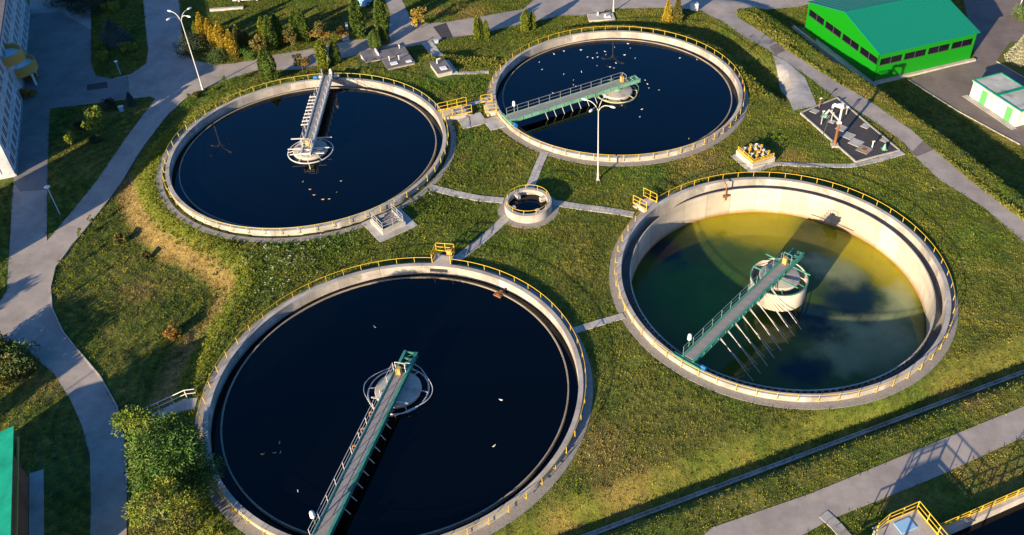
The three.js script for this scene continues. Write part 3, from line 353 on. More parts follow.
// ---------------------------------------------------------------- chambers
{ // open valve pit above the green tank
  const t = thing('valve_pit', 'open concrete pit crowded with yellow valves and pipes', 'valve pit', [19.2, 0, -83.55], 27 * deg);
  const a = 1.35, b = 1.45; for (const [x, z, sx, sz] of [[0, b, 2 * a + .3, .25], [0, -b, 2 * a + .3, .25], [a + .02, 0, .25, 2 * b - .26], [-a - .02, 0, .25, 2 * b - .26]]) mb().box(x, .3, z, sx, .9, sz).build('pit_wall', M.conc, t);
  mb().box(0, .02, 0, 2 * a, .06, 2 * b).build('pit_floor', M.soil, t); mb().box(-.2, .03, .2, 3.7, .07, 3.9).build('apron', M.slab, t);
  for (let i = 0; i < 4; i++) { const z = -1 + i * .66; const p = mb().cyl(V(-1.2, .45, z), V(1.2, .45, z), .11, .11, 10); for (let k = -1; k <= 1; k++) p.cyl(V(k * .8 - .04, .45, z), V(k * .8 + .04, .45, z), .18, .18, 12); p.build('pipe', i % 2 ? M.steelPale : M.steelDark, t);
    for (let k = 0; k < 3; k++) { const x = -.85 + k * .8 + (i % 2) * .2; const v = mb().cyl(V(x, .5, z), V(x, 1.15 + .2 * ((i + k) % 2), z), .07, .05, 8).box(x, .55, z, .26, .26, .26).build('valve', (i + k) % 3 ? M.yellow : M.ochre, t); mb().add(new THREE.TorusGeometry(.16, .03, 6, 14).rotateX(Math.PI / 2).translate(x, 1.15 + .2 * ((i + k) % 2), z)).bar(V(x - .15, 1.15 + .2 * ((i + k) % 2), z), V(x + .15, 1.15 + .2 * ((i + k) % 2), z), .03).build('hand_wheel', (i + k) % 2 ? M.yellow : M.white, v); } }
  rails(t, [[-a, b], [a, b]], .75, .5, M.yellow, 'pit_rail'); rails(t, [[-a, -b], [-a, b]], .75, .5, M.yellow, 'pit_rail');
  EXCL.push([rect(t, -2.05, 1.65, -1.75, 2.15), []]);
}
{ // open chamber below the upper left tank
  const t = thing('open_chamber', 'open concrete chamber with grey railings below the upper left tank', 'chamber', [-19.85, 0, -72.3], 38 * deg);
  mb().box(.1, .03, .1, 4.3, .08, 3.9).build('apron', M.slab, t);
  for (const [x, z, sx, sz] of [[0, 1.15, 2.6, .3], [0, -1.15, 2.6, .3], [1.16, 0, .28, 2.0], [-1.16, 0, .28, 2.0]]) mb().box(x, .28, z, sx, .5, sz).build('chamber_wall', M.conc, t);
  mb().box(0, .1, 0, 2.05, .06, 2.02).build('pit_floor', M.black, t); for (let i = 0; i < 6; i++) mb().box(.15, .42, -.8 + i * .32, 1.7, .05, .2).build('grate_plank', M.grate, t);
  rails(t, [[-1.15, 1.15], [1.15, 1.15], [1.15, -1.15]], .5, .95, M.steel, 'hand_rail'); rails(t, [[-1.15, 1.15], [-1.15, -1.15]], .5, .95, M.steel, 'hand_rail'); mb().cyl(V(-.7, .4, -.6), V(-.7, 1.0, -.6), .12, .12, 10).build('valve_post', M.steelDark, t);
  EXCL.push([rect(t, -2.05, 2.25, -1.85, 2.05), []]);
}
{ // roofed chambers beside the far road
  const t = thing('pump_chamber', 'low pump chamber with two grey flat roofs beside the far road', 'chamber', [-24.55, 0, -107.3], -113 * deg + Math.PI / 2 + 46 * deg);
  t.rotation.y = 25 * deg;
  mb().box(.1, -.35, 0, 3.5, 1.0, 5.0).build('wall', M.brick && conc(.5, .42, .33), t); mb().box(.1, .21, 1.22, 3.7, .14, 2.62).build('roof_slab', M.roofGrey, t); mb().box(.1, .30, -1.28, 3.7, .16, 2.36).build('roof_slab', M.roofGrey, t);
  for (const [x, z, sx, sz] of [[-.6, 1.6, .9, .7], [1.3, 1.9, .7, .5]]) mb().box(x, .31, z, sx, .08, sz).build('hatch', M.white, t); for (const [x, z] of [[-.9, .6], [.3, .9], [1.2, -1.9]]) { const v = mb().cyl(V(x, .25, z), V(x, .8, z), .07, .07, 8).build('vent_pipe', M.steelPale, t); mb().cyl(V(x, .8, z), V(x, .92, z), .14, .08, 10).build('cap', M.steelPale, v); }
  const u = thing('pump_chamber', 'small lean-to chamber with white side wall beside the grey roofed pump chamber', 'chamber', [-27.9, 0, -108.1], 25 * deg); mb().box(0, -.4, 0, 2.1, .9, 2.9).build('wall', M.plaster, u); mb().box(0, .12, 0, 2.25, .12, 3.1).build('roof_slab', M.roofGrey, u); mb().box(.9, .35, -.2, .14, .35, 1.6).build('parapet', M.white, u);
  const s = thing('small_chamber', 'small square concrete chamber with white hatch and vent', 'chamber', [-18.1, 0, -104.1], 25 * deg); mb().box(0, .1, 0, 1.9, .9, 3.1).build('wall', M.conc, s); mb().box(0, .6, 0, 2.05, .12, 3.3).build('roof_slab', M.roofGrey, s); mb().box(.1, .7, .7, .8, .08, .8).build('hatch', M.white, s); mb().cyl(V(-.2, .65, -.9), V(-.2, 1.25, -.9), .1, .1, 10).cyl(V(-.2, 1.25, -.9), V(.25, 1.25, -.9), .1, .1, 10).build('vent_pipe', M.steelPale, s); mb().box(1.35, .02, -.3, .7, .2, 3.8).build('apron', M.slab, s);
  for (const q of [t, u, s]) EXCL.push([rect(q, -2, 2.1, -2.7, 2.7), []]);
}
// ---------------------------------------------------------------- loading pad with pipe arm
{
  const outline = [[26.08,-93.01],[30.23,-82.72],[35.65,-84.94],[31.16,-96.43],[28.3,-94.6]]; EXCL.push([outline, []]);
  const c = outline.reduce((s, p) => [s[0] + p[0] / 5, s[1] + p[1] / 5], [0, 0]);
  const t = thing('loading_pad', 'dark surfaced loading pad with white kerb and square covers', 'pad', [c[0], 0, c[1]]);
  const sh = new THREE.Shape(outline.map(p => new THREE.Vector2(p[0] - c[0], -(p[1] - c[1])))); const g = new THREE.ExtrudeGeometry(sh, { depth: .5, bevelEnabled: false }).rotateX(-Math.PI / 2).translate(0, -.38, 0); put('surface', boxUV(g), M.asphaltDark, t);
  for (let i = 0; i < 5; i++) { const a = outline[i], b = outline[(i + 1) % 5]; mb().bar(V(a[0] - c[0], .05, a[1] - c[1]), V(b[0] - c[0], .05, b[1] - c[1]), .2, .26).build('kerb', M.conc, t); }
  [[27.8,-93.37],[28.87,-92.23],[29.38,-91.01],[30.18,-89.59],[30.58,-87.99],[31.15,-86.52],[31.72,-85.09],[33.08,-89.98],[34.47,-87],[31.44,-94.12]].forEach(([x, z], i) => { const s = [.9, .8, .7, 1.15, 1.3, 1.35, 1.4, .9, .75, .5][i]; mb().box(x - c[0], .135, z - c[1], s, .06, s * 1.05, -42 * deg).build('cover_slab', i === 6 ? M.weir : M.slab, t); if (i === 6) mb().box(x - c[0], .18, z - c[1], .5, .04, .5, -42 * deg).build('hatch', M.rust, t); });
  const [bx, bz] = [[28.6,-86.11]][0]; const a = thing('pipe_crane', 'rusty column with pale jointed pipe crane on the dark pad', 'crane', [bx, 0, bz]);
  mb().box(0, .1, .1, .8, .3, .8).build('footing', M.conc, a); mb().cyl(V(0, .2, 0), V(0, 3.0, 0), .17, .15, 12).build('column', M.rust, a); mb().cyl(V(0, 3, 0), V(0, 5.1, 0), .13, .12, 12).cyl(V(-.25, 3.05, 0), V(.25, 3.05, 0), .18, .18, 10).build('upper_column', M.steelPale, a);
  mb().cyl(V(0, 3.3, 0), V(-1.5, 5.0, .5), .11, .09, 10).cyl(V(-1.5, 5, .5), V(-2.0, 4.7, .9), .12, .12, 10).build('arm', M.steelPale, a); mb().box(-2.1, 4.6, 1.0, .45, .3, .35).build('coupling', M.tealPale, a); mb().cyl(V(0, 5.1, 0), V(-.9, 5.2, -.3), .2, .2, 10).cyl(V(-.9, 5.2, -.3), V(-1, 4.4, -.3), .14, .12, 10).box(-.2, 5.3, .1, .5, .4, .4).build('swivel', M.white, a); mb().cyl(V(-1, 4.4, -.3), V(-1.6, 1.2, .1), .05, .05, 8).build('hose', M.steelDark, a);
  [[27.98,-90.48,1.74],[29.29,-91.12,1.1],[31.4,-92.65,0.96],[28.52,-94.28,1.2],[32.74,-85.58,0.76],[33.99,-85.16,0.76]].forEach(([x, z, h], i) => { const s = thing('stand_pipe', ['thin grey standpipe on the left of the dark loading pad', 'short grey standpipe behind the loading arm column', 'pale standpipe near the far edge of the loading pad', 'brown standpipe at the far corner of the loading pad', 'white stub post at the near end of the loading pad', 'small green cone at the near end of the loading pad'][i], 'pipe', [x, .1, z], 0, 'fittings on the loading pad'); if (i < 5) { mb().cyl(V(0, 0, 0), V(0, h, 0), .07, .06, 8).build('pipe', i === 3 ? M.rust : i === 4 ? M.white : M.steel, s); mb().cyl(V(-.12, h, 0), V(.16, h + .05, 0), .09, .09, 8).build('outlet', M.steelPale, s); } else { mb().cyl(V(0, 0, 0), V(0, h, 0), .28, .06, 12).build('cone', M.tealPale, s); mb().box(0, .03, 0, .6, .06, .6).build('base', M.tealPale, s); } });
}
// ---------------------------------------------------------------- green hall
{
  const by = -2.72, t = thing('green_hall', 'bright green hall with teal gabled roof and strip windows', 'building', [38.38, by, -105.02], 22 * deg);
  const LX_ = 15.6, LZ_ = 16.5, EH = 4.15, AH = 6.25, w0 = 2.35, w1 = 3.4, th = .25;
  const wall = (len, place, top) => { // along local u, window band
    const m = mb(), nW = 4, gap = .28, ww = (len - gap * (nW + 1)) / nW; place(m, 0, len, 0, w0); place(m, 0, len, w1, top); for (let i = 0; i <= nW; i++) place(m, i * (ww + gap), i * (ww + gap) + gap, w0, w1); return [m, Array.from({ length: nW }, (_, i) => [gap + i * (ww + gap), ww])]; };
  const pf = (m, a, b, y0, y1) => m.box((a + b) / 2, (y0 + y1) / 2, -th / 2, b - a, y1 - y0, th), ps = (m, a, b, y0, y1) => m.box(th / 2, (y0 + y1) / 2, -(a + b) / 2, th, y1 - y0, b - a - .004);
  const [mf, wf] = wall(LX_, pf, EH), [ms, ws] = wall(LZ_, ps, EH); mf.build('wall', M.hallGreen, t); ms.build('wall', M.hallGreen, t);
  mb().box(LX_ / 2, EH / 2, -LZ_ + th / 2, LX_ - .6, EH, th).build('wall', M.hallGreen, t); mb().box(LX_ - th / 2, EH / 2, -LZ_ / 2, th, EH, LZ_ - .52).build('wall', M.hallGreen, t);
  for (const x of [0, LX_ - th]) { const g = new THREE.ExtrudeGeometry(new THREE.Shape([new THREE.Vector2(.01, EH + .002), new THREE.Vector2(LZ_ - .01, EH + .002), new THREE.Vector2(LZ_ / 2, AH)]), { depth: th, bevelEnabled: false }); g.rotateY(Math.PI / 2); g.translate(x, 0, 0); put('gable', boxUV(g), M.hallGreen, t); }
  for (const [a, w] of wf) { const f = mb().box(a + w / 2, w0 + .03, -.1, w, .06, .12).box(a + w / 2, w1 - .03, -.1, w, .06, .12).box(a + w * .5, (w0 + w1) / 2, -.12, .05, w1 - w0, .06).build('window', M.steelDark, t); mb().box(a + w / 2, (w0 + w1) / 2, -.16, w, w1 - w0, .03).build('pane', M.glass, f); }
  for (const [a, w] of ws) { const f = mb().box(.1, w0 + .03, -a - w / 2, .12, .06, w).box(.1, w1 - .03, -a - w / 2, .12, .06, w).box(.1, (w0 + w1) / 2, -a - w / 2, .1, w1 - w0, .06).build('window', M.steelDark, t); mb().box(.16, (w0 + w1) / 2, -a - w / 2, .03, w1 - w0, w).build('pane', M.glass, f); }
  const sl = Math.hypot(LZ_ / 2 + .3, AH - EH + .07), an = Math.atan2(AH - EH, LZ_ / 2);
  for (const s of [1, -1]) { const rf = mb(); const zc = -LZ_ / 2 + s * (LZ_ / 4 + .13), yc = (EH + AH) / 2 + .06; const g = new THREE.BoxGeometry(LX_ + .5, .1, sl); g.rotateX(s * an); g.translate(LX_ / 2, yc, zc); const r = rf.add(g).build('roof', M.hallRoof, t); const sm = mb(); for (let x = -.2; x < LX_ + .25; x += .85) { const q = new THREE.BoxGeometry(.04, .025, sl - .02); q.translate(0, .058, 0); q.rotateX(s * an); q.translate(x, yc, zc); sm.add(q); } sm.build('roof_seams', M.hallRoof, r); }
  mb().box(LX_ / 2, AH + .13, -LZ_ / 2, LX_ + .52, .06, .5).build('ridge_cap', M.hallRoof, t);
  mb().box(LX_ / 2 + .3, .1, .3, LX_ + .7, .35, .5).build('plinth', M.conc, t); mb().box(-1.75, .35, -LZ_ / 2 + .2, .3, .9, LZ_ + 1.2).build('retaining_wall', M.conc, t); mb().box(-.82, .02, -LZ_ / 2 + .2, 1.52, .2, LZ_ + .9).build('drain_strip', M.slab, t);
  mb().box(.9, 1.55, .45, 1.5, .08, .6).build('canopy', M.hallGreen, t);
  mb().box(LX_ / 2, .02, -LZ_ / 2, LX_ - .7, .04, LZ_ - .7).build('floor', M.concDark, t);
  EXCL.push([rect(t, -2, LX_ + .6, -LZ_ - .5, .9), []]);
}
// ---------------------------------------------------------------- white utility building
{
  const by = -2.76, t = thing('utility_building', 'low white building with two green doors and teal roof beams', 'building', [49.76, by, -101.46], -67 * deg);
  // local x runs along the front wall, local -z goes back
  const L = 8.1, D = 4.4, H = 2.15; const f = mb(); f.box(L / 2, H / 2, -.1, L, H, .2).build('wall', M.plaster, t); mb().box(L - .1, H / 2, -D / 2, .2, H, D - .42).build('wall', M.plaster, t); mb().box(.1, H / 2, -D / 2, .2, H, D - .42).build('wall', M.plaster, t); mb().box(L / 2, H / 2, -D + .1, L, H, .2).build('wall', M.plaster, t);
  for (const x of [2.2, 6.5]) { const d = mb().box(x, .95, .015, .95, 1.85, .06).build('door', M.doorGreen, t); mb().box(x + .35, .95, .06, .05, .14, .05).build('handle', M.steelDark, d); }
  mb().box(L / 2, H + .06, -D / 2, L + .3, .12, D + .3).build('roof', M.roofPale, t); for (const x of [-.05, 3.9, 4.15, L + .05]) mb().box(x, H + .17, -D / 2, .14, .12, D + .3).build('roof_beam', M.tealRoof, t); for (const z of [.05, -D - .05]) mb().box(L / 2, H + .17, z, L + .26, .1, .12).build('roof_beam', M.tealRoof, t);
  mb().box(L / 2, .02, .5, L + .6, .1, .8).build('apron', M.slab, t); EXCL.push([rect(t, -.5, L + .5, -D - .5, 1), []]);
}
// ---------------------------------------------------------------- white building at the left edge
{
  const by = -1.75, az = Math.atan2(31.5, -13.3); const t = thing('office_building', 'long white office block with rows of windows at the left edge', 'building', [-63.83, by, -83.61], az);
  const L = 46, D = 13, H = 7.6;
  mb().box(L / 2, H / 2, -D / 2 - .02, L, H, D - .02).build('wall', M.render, t);
  for (let f = 0; f < 3; f++) for (let i = 0; i < 20; i++) { const x = 1.4 + i * 2.2; if (i >= 8 && i <= 10 && f < 2) continue; const y = 1.5 + f * 2.4; const w = mb().box(x, y - .75, .03, 1.5, .08, .16).box(x, y + .72, .02, 1.46, .06, .1).box(x - .7, y, .02, .06, 1.44, .1).box(x + .7, y, .02, .06, 1.44, .1).box(x, y, .02, .05, 1.4, .08).build('window', M.white, t); mb().box(x, y, .004, 1.36, 1.4, .02).build('pane', M.glass, w); }
  for (let i = 0; i < 4; i++) for (let f = 0; f < 3; f++) { const w = mb().box(-.02, 1.5 + f * 2.4, -2 - i * 3, .1, 1.5, 1.5).build('window', M.white, t); mb().box(-.075, 1.5 + f * 2.4, -2 - i * 3, .02, 1.3, 1.3).build('pane', M.glass, w); }
  mb().box(L / 2, H + .15, -D / 2, L + .4, .3, D + .4).build('roof', M.roofGrey, t); mb().box(L / 2, 0.2, .05, L + .1, .5, .12).build('plinth', M.concDark, t);
  for (const [y, r] of [[2.4, 2.3], [5.6, 2.1]]) { const g = mb().add(arcBlock(.01, r, y, y + .3, Math.PI, 2 * Math.PI, 24)).build('canopy', M.white, t); g.position.set(y > 4 ? 19 : 22.5, 0, 0); const e = mb().add(arcBlock(r - .12, r + .02, y - .35, y + .9, Math.PI, 2 * Math.PI, 24)).build('balcony_front', M.ochre, t); e.position.set(y > 4 ? 19 : 22.5, 0, 0); }
  for (const x of [21.2, 23.8]) mb().cyl(V(x, 0, 1.5), V(x, 2.4, 1.5), .14, .16, 10).build('column', M.white, t);
  EXCL.push([rect(t, -1, L, -D, .5), []]);
}
{ // neighbouring block beyond the left edge: its shadow covers the triangular lawn
  const t = thing('store_building', 'plain block beyond the left edge shading the triangular lawn', 'building', [-72.7, -1.9, -58.6], 56 * deg);
  mb().box(0, 5.4, 0, 10, 10.8, 11.7).build('wall', M.plaster, t); mb().box(0, 10.95, 0, 10.4, .3, 12.1).build('roof', M.roofGrey, t);
  for (let f = 0; f < 3; f++) for (let i = 0; i < 4; i++) { const w = mb().box(5.02, 2 + f * 3.3, -4.3 + i * 2.9, .1, 1.5, 1.4).build('window', M.white, t); mb().box(5.08, 2 + f * 3.3, -4.3 + i * 2.9, .02, 1.3, 1.2).build('pane', M.glass, w); }
}
// ---------------------------------------------------------------- teal roofed shed at the lower left
{
  const t = thing('teal_roof_shed', 'long shed with teal metal roof at the lower left edge', 'building', [-42.98, -1.9, -43.72], -65.5 * deg);
  const L = 12.5, D = 11, EH = 4.2, RH = 5.4; mb().box(L / 2 + .2, EH / 2, .5 + D / 2, L - .4, EH, D - .8).build('wall', M.brick, t); mb().box(L / 2, EH + .02, .12, L, .16, .12).build('gutter', M.ochre, t); mb().box(L / 2, .03, .35, L, .12, 1.0).build('apron', M.slab, t);
  const an = Math.atan2(RH - EH, D / 2), sl = Math.hypot(RH - EH, D / 2) + .1; for (const s of [-1, 1]) { for (let i = 0; i < 13; i++) { const g = new THREE.BoxGeometry(L / 13 - .012, .07, sl); g.rotateX(-s * -an * -1); g.translate((i + .5) * L / 13, (EH + RH) / 2 + .08 + (i % 2) * .006, D / 2 + s * D / 4); put('roof_panel', boxUV(g), M.tealRoof, t); } }
  mb().box(L / 2, RH + .14, D / 2, L, .08, .4).build('ridge_cap', M.tealRoof, t);
  EXCL.push([rect(t, -.5, L, -1.2, D), []]);
}
// ---------------------------------------------------------------- stairs up the bank
{
  const [[ax, az], [bx, bz]] = [[-36.59,-48.84],[-31.96,-49.34]]; const n = 12, t = thing('bank_stairs', 'concrete steps with a grey handrail climbing the bank to the lower left tank', 'stairs', [ax, 0, az], Math.atan2(-(bz - az), bx - ax)); const L = Math.hypot(bx - ax, bz - az), run = L / n, h0 = -1.85;
  for (let i = 0; i < n; i++) { const y = mix(h0, 0.02, clamp((i + 1) / (n - 2))); mb().box((i + .5) * run, y - .1, .5, run + .05, .24, 1.2).build('step', M.slab, t); }
  const P = [V(.1, h0 + 1, -.2), V(L * .82, .95, -.2), V(L, 1.0, -.2)], Q = P.map(p => V(p.x, p.y - .45, p.z)); const r = mb().poly(P, .04).poly(Q, .035).build('handrail', M.steelPale, t); for (let i = 0; i <= 3; i++) { const x = .1 + i * (L * .82 - .1) / 3, y = mix(h0, 0, i / 3); mb().bar(V(x, y - .15, -.2), V(x, y + 1 - .05 * (i / 3), -.2), .06).build('post', M.steelPale, r); }
  EXCL.push([rect(t, 0, L, -.3, 1.2), []]);
}
// ---------------------------------------------------------------- basin and raised platform at the lower right
{
  const [A, B, C_, D_] = BASIN; const t = thing('rectangular_basin', 'concrete basin edge with yellow railing in the lower right corner', 'basin', [A[0], 0, A[1]], Math.atan2(-(B[1] - A[1]), B[0] - A[0])); const L = Math.hypot(B[0] - A[0], B[1] - A[1]), W = Math.hypot(D_[0] - A[0], D_[1] - A[1]);
  for (let i = 0; i < 12; i++) mb().box((i + .5) * L / 12, -.2, .2, L / 12 - .012, 1.6, .4).build('wall_segment', M.wall[i % 3], t); mb().box(.2, -.2, W / 2, .4, 1.6, W - .85).build('wall_segment', M.conc, t); mb().box(L - .2, -.2, W / 2, .4, 1.6, W - .85).build('wall_segment', M.conc, t); mb().box(L / 2, -.2, W - .2, L, 1.6, .4).build('wall_segment', M.conc, t);
  rails(t, [[.3, .1], [L, .1]], .6, .75, M.yellow, 'railing');
  const w = put('water', new THREE.PlaneGeometry(L - .7, W - .7).rotateX(-Math.PI / 2), M.water); w.position.set((A[0] + C_[0]) / 2, -.25, (A[1] + C_[1]) / 2); w.rotation.y = t.rotation.y; tag(w, 'dark water in the rectangular corner basin', 'water', null, 'structure');
  EXCL.push([BASIN, []]);
  const p = thing('raised_platform', 'raised concrete platform with yellow guard rails at the bottom edge', 'platform', [23.6, 0, -37.2], 23 * deg);
  mb().box(-1.9, .7, 2.2, 3.6, 1.6, 4.4).build('block', M.conc, p); mb().box(-1.9, 1.54, 2.2, 3.8, .1, 4.6).build('deck', M.slab, p); mb().box(-1.6, 1.62, .7, 1.3, .06, .9).build('hatch', M.carBlue, p);
  rails(p, [[-3.75, .3], [-2.6, -.02], [-.05, -.02], [-.05, 4.4]], 1.6, 1.05, M.yellow); mb().box(-5.2, .85, 1.6, 3.0, .12, 1.2).build('stair_deck', M.grate, p); rails(p, [[-6.6, .9], [-3.75, .9]], .9, 1.05, M.yellow);
  // steel lifting frame standing beyond the picture's lower edge, whose shadow crosses the road
  const s = 3.92, gx = .559, gz = -.829, back = ([x, z], h) => [x - gx * s * h, z - gz * s * h]; const hh = 4.6; const q = thing('lifting_frame', 'tall steel lifting frame below the lower edge, its shadow on the road', 'frame', [18, 0, -31.5]);
  const b1 = [[25.45, -43.47], [28.46, -44.68]].map(a => back(a, hh)), b2 = [[24.31, -41.84], [27.45, -42.98]].map(a => back(a, hh)); const lo = (a) => V(a[0] - 18, hh, a[1] + 31.5); mb().bar(lo(b1[0]), lo(b1[1]), .09).build('top_beam', M.yellow, q); mb().bar(lo(b2[0]), lo(b2[1]), .09).build('top_beam', M.yellow, q); for (const a of [...b1, ...b2]) mb().bar(lo(a), V(a[0] - 18 + (a === b1[0] || a === b2[0] ? -.5 : .5), -.1, a[1] + 31.5), .08).build('leg', M.yellow, q); for (const f of [.33, .66]) mb().bar(lo([mix(b1[0][0], b1[1][0], f), mix(b1[0][1], b1[1][1], f)]), lo([mix(b2[0][0], b2[1][0], f), mix(b2[0][1], b2[1][1], f)]), .08).build('brace', M.yellow, q);
}

// ---------------------------------------------------------------- street lamps
function lamp(label, [x, z, h], n, head, y) {
  const t = thing('street_lamp', label, 'lamp', [x, y ?? ter(x, z), z], 0, 'tall multi-armed street lamps');
  mb().cyl(V(0, 0, 0), V(0, .9, 0), .13, .12, 10).cyl(V(0, .9, 0), V(0, h - .9, 0), .085, .05, 10).build('pole', M.steelPale, t); mb().box(0, .05, 0, .4, .12, .4).build('base_plate', M.conc, t);
  for (let i = 0; i < n; i++) { const a = i / n * 2 * Math.PI + .5, c = Math.cos(a), s = Math.sin(a), k = head; const ar = mb().tube([V(0, h - 1.0, 0), V(c * .25 * k, h - .5, s * .25 * k), V(c * .75 * k, h - .1, s * .75 * k), V(c * 1.4 * k, h, s * 1.4 * k)], .045, 6, 10).build('arm', M.steelPale, t); const g = new THREE.SphereGeometry(1, 10, 6).scale(.36, .1, .16); g.rotateY(-a); g.translate(c * 1.6 * k, h + .0, s * 1.6 * k); put('lamp_head', g, M.white, ar); }
  return t;
}
lamp('tall four-armed street lamp in front of the upper right tank', [[1.64,-79.79,9.58]][0], 4, 1);
lamp('tall leaning-looking white street lamp beside the road at upper left', [[-48.19,-101.28,10.42]][0], 4, 1);
lamp('street lamp pole cut by the top edge beside the concrete slab', [...[[4.66,-123.4]][0], 10], 4, 1);
lamp('street lamp pole in the bush at the upper right corner', [...[[64.82,-125.16]][0], 9], 2, 1);
lamp('street lamp beyond the left edge, its thin shadow across the road', [-60.5, -28.5, 9], 1, .6, -1.9);
{ const s = 3.92, h = 5.2; lamp('street lamp below the lower right corner, its shadow on the road', [34.86 - .559 * s * h, -46.1 + .829 * s * h, h], 1, .5, .0); }
{ const [x, z, h] = [[-55.99,-76.79,3.7]][0]; const t = thing('park_lamp', 'short park lamp with white head beside the left pathway', 'lamp', [x, ter(x, z), z]); mb().cyl(V(0, 0, 0), V(0, h - .2, 0), .06, .045, 8).build('pole', M.carBlue, t); mb().lathe([[.01, h + .14], [.3, h - .02], [.3, h - .06], [.12, h - .22], [.01, h - .24]], 16).build('lamp_head', M.white, t);
  const [x2, z2, h2] = [[-60.86,-106.48,1.92]][0]; const u = thing('park_lamp', 'short pale lamp on the tip of the planted island', 'lamp', [x2, ter(x2, z2), z2]); mb().cyl(V(0, 0, 0), V(0, h2 - .2, 0), .07, .05, 8).build('pole', M.carBlue, u); mb().lathe([[.01, h2 + .1], [.22, h2], [.2, h2 - .08], [.01, h2 - .24]], 16).build('lamp_head', M.white, u); }
// ---------------------------------------------------------------- small site furniture
function cabinet(label, [x, z], w, h, d, mat, ry = .3) { const t = thing('cabinet', label, 'cabinet', [x, ter(x, z), z], ry); mb().box(0, h / 2, 0, w, h, d).build('body', mat, t); mb().box(0, h + .04, 0, w + .1, .08, d + .1).build('lid', M.steelPale, t); mb().box(0, h / 2, d / 2 + .012, w * .84, h * .84, .02).build('door', mat, t); return t; }
cabinet('small white electrical cabinet by the road above the upper right tank', [[16.52,-124.32]][0], 1.0, 1.0, .6, M.white); cabinet('small pale blue box on the triangular lawn', [[-57.07,-97.18]][0], .5, .6, .4, M.carBlue); cabinet('tiny blue box at the near edge of the far road', [[-19.93,-113.28]][0], .5, .4, .4, M.carBlue); cabinet('small white post box beside the far road stub', [[-33.01,-117.64]][0], .3, 1.0, .3, M.white);
{ const [x, z] = [[2.8,-121.55]][0]; const t = thing('manhole_slab', 'bluish concrete manhole slab with vents above the upper right tank', 'slab', [x, ter(x, z), z], .12); mb().box(0, .1, 0, 3.8, .3, 2.2).build('slab', M.conc, t); for (const [a, b] of [[-.4, -.5], [.6, .3]]) mb().cyl(V(a, .2, b), V(a, .7, b), .12, .12, 10).build('vent', M.white, t); mb().box(.9, .28, .2, .9, .1, .7).build('hatch', M.white, t); EXCL.push([rect(t, -1.9, 1.9, -1.1, 1.1), []]); }
function car(label, [x, z], ry, paint) { const t = thing('parked_car', label, 'car', [x, ter(x, z) + .04, z], ry); const pr = new THREE.Shape(); pr.moveTo(-2.1, .35); pr.lineTo(2.1, .35); pr.lineTo(2.15, .75); pr.lineTo(1.2, .9); pr.lineTo(.6, 1.42); pr.lineTo(-1.4, 1.45); pr.lineTo(-2.05, .95); pr.closePath(); const g = new THREE.ExtrudeGeometry(pr, { depth: 1.5, bevelEnabled: true, bevelSize: .08, bevelThickness: .1, bevelSegments: 2 }).translate(0, 0, -.75); put('body', boxUV(g), paint, t); for (const s of [-1, 1]) { mb().box(-.35, 1.15, s * .86, 1.5, .34, .03).build('side_window', M.glass, t); for (const q of [-1.3, 1.3]) { const w = mb().cyl(V(q, .32, s * .7), V(q, .32, s * .88), .32, .32, 16).build('wheel', M.tyre, t); mb().cyl(V(q, .32, s * .86), V(q, .32, s * .89), .18, .18, 10).build('rim', M.steel, w); } } return t; }
car('white parked car cut by the top edge beyond the yellow conifers', [[-49.88,-128.2]][0], .15, std(.8, .8, .8, .25)); car('pale blue parked car between the two tall conifers', [[-31.76,-126.86]][0], 1.2, M.carBlue);
{ const [x, z] = [[-52.18,-124.83]][0]; const t = thing('low_wall', 'pale low wall beyond the yellow conifers', 'wall', [x, ter(x, z), z], .14); for (let i = 0; i < 4; i++) mb().box(-1.8 + i * 1.2, .15, 0, 1.18, .4, .5).build('block', M.conc, t); }

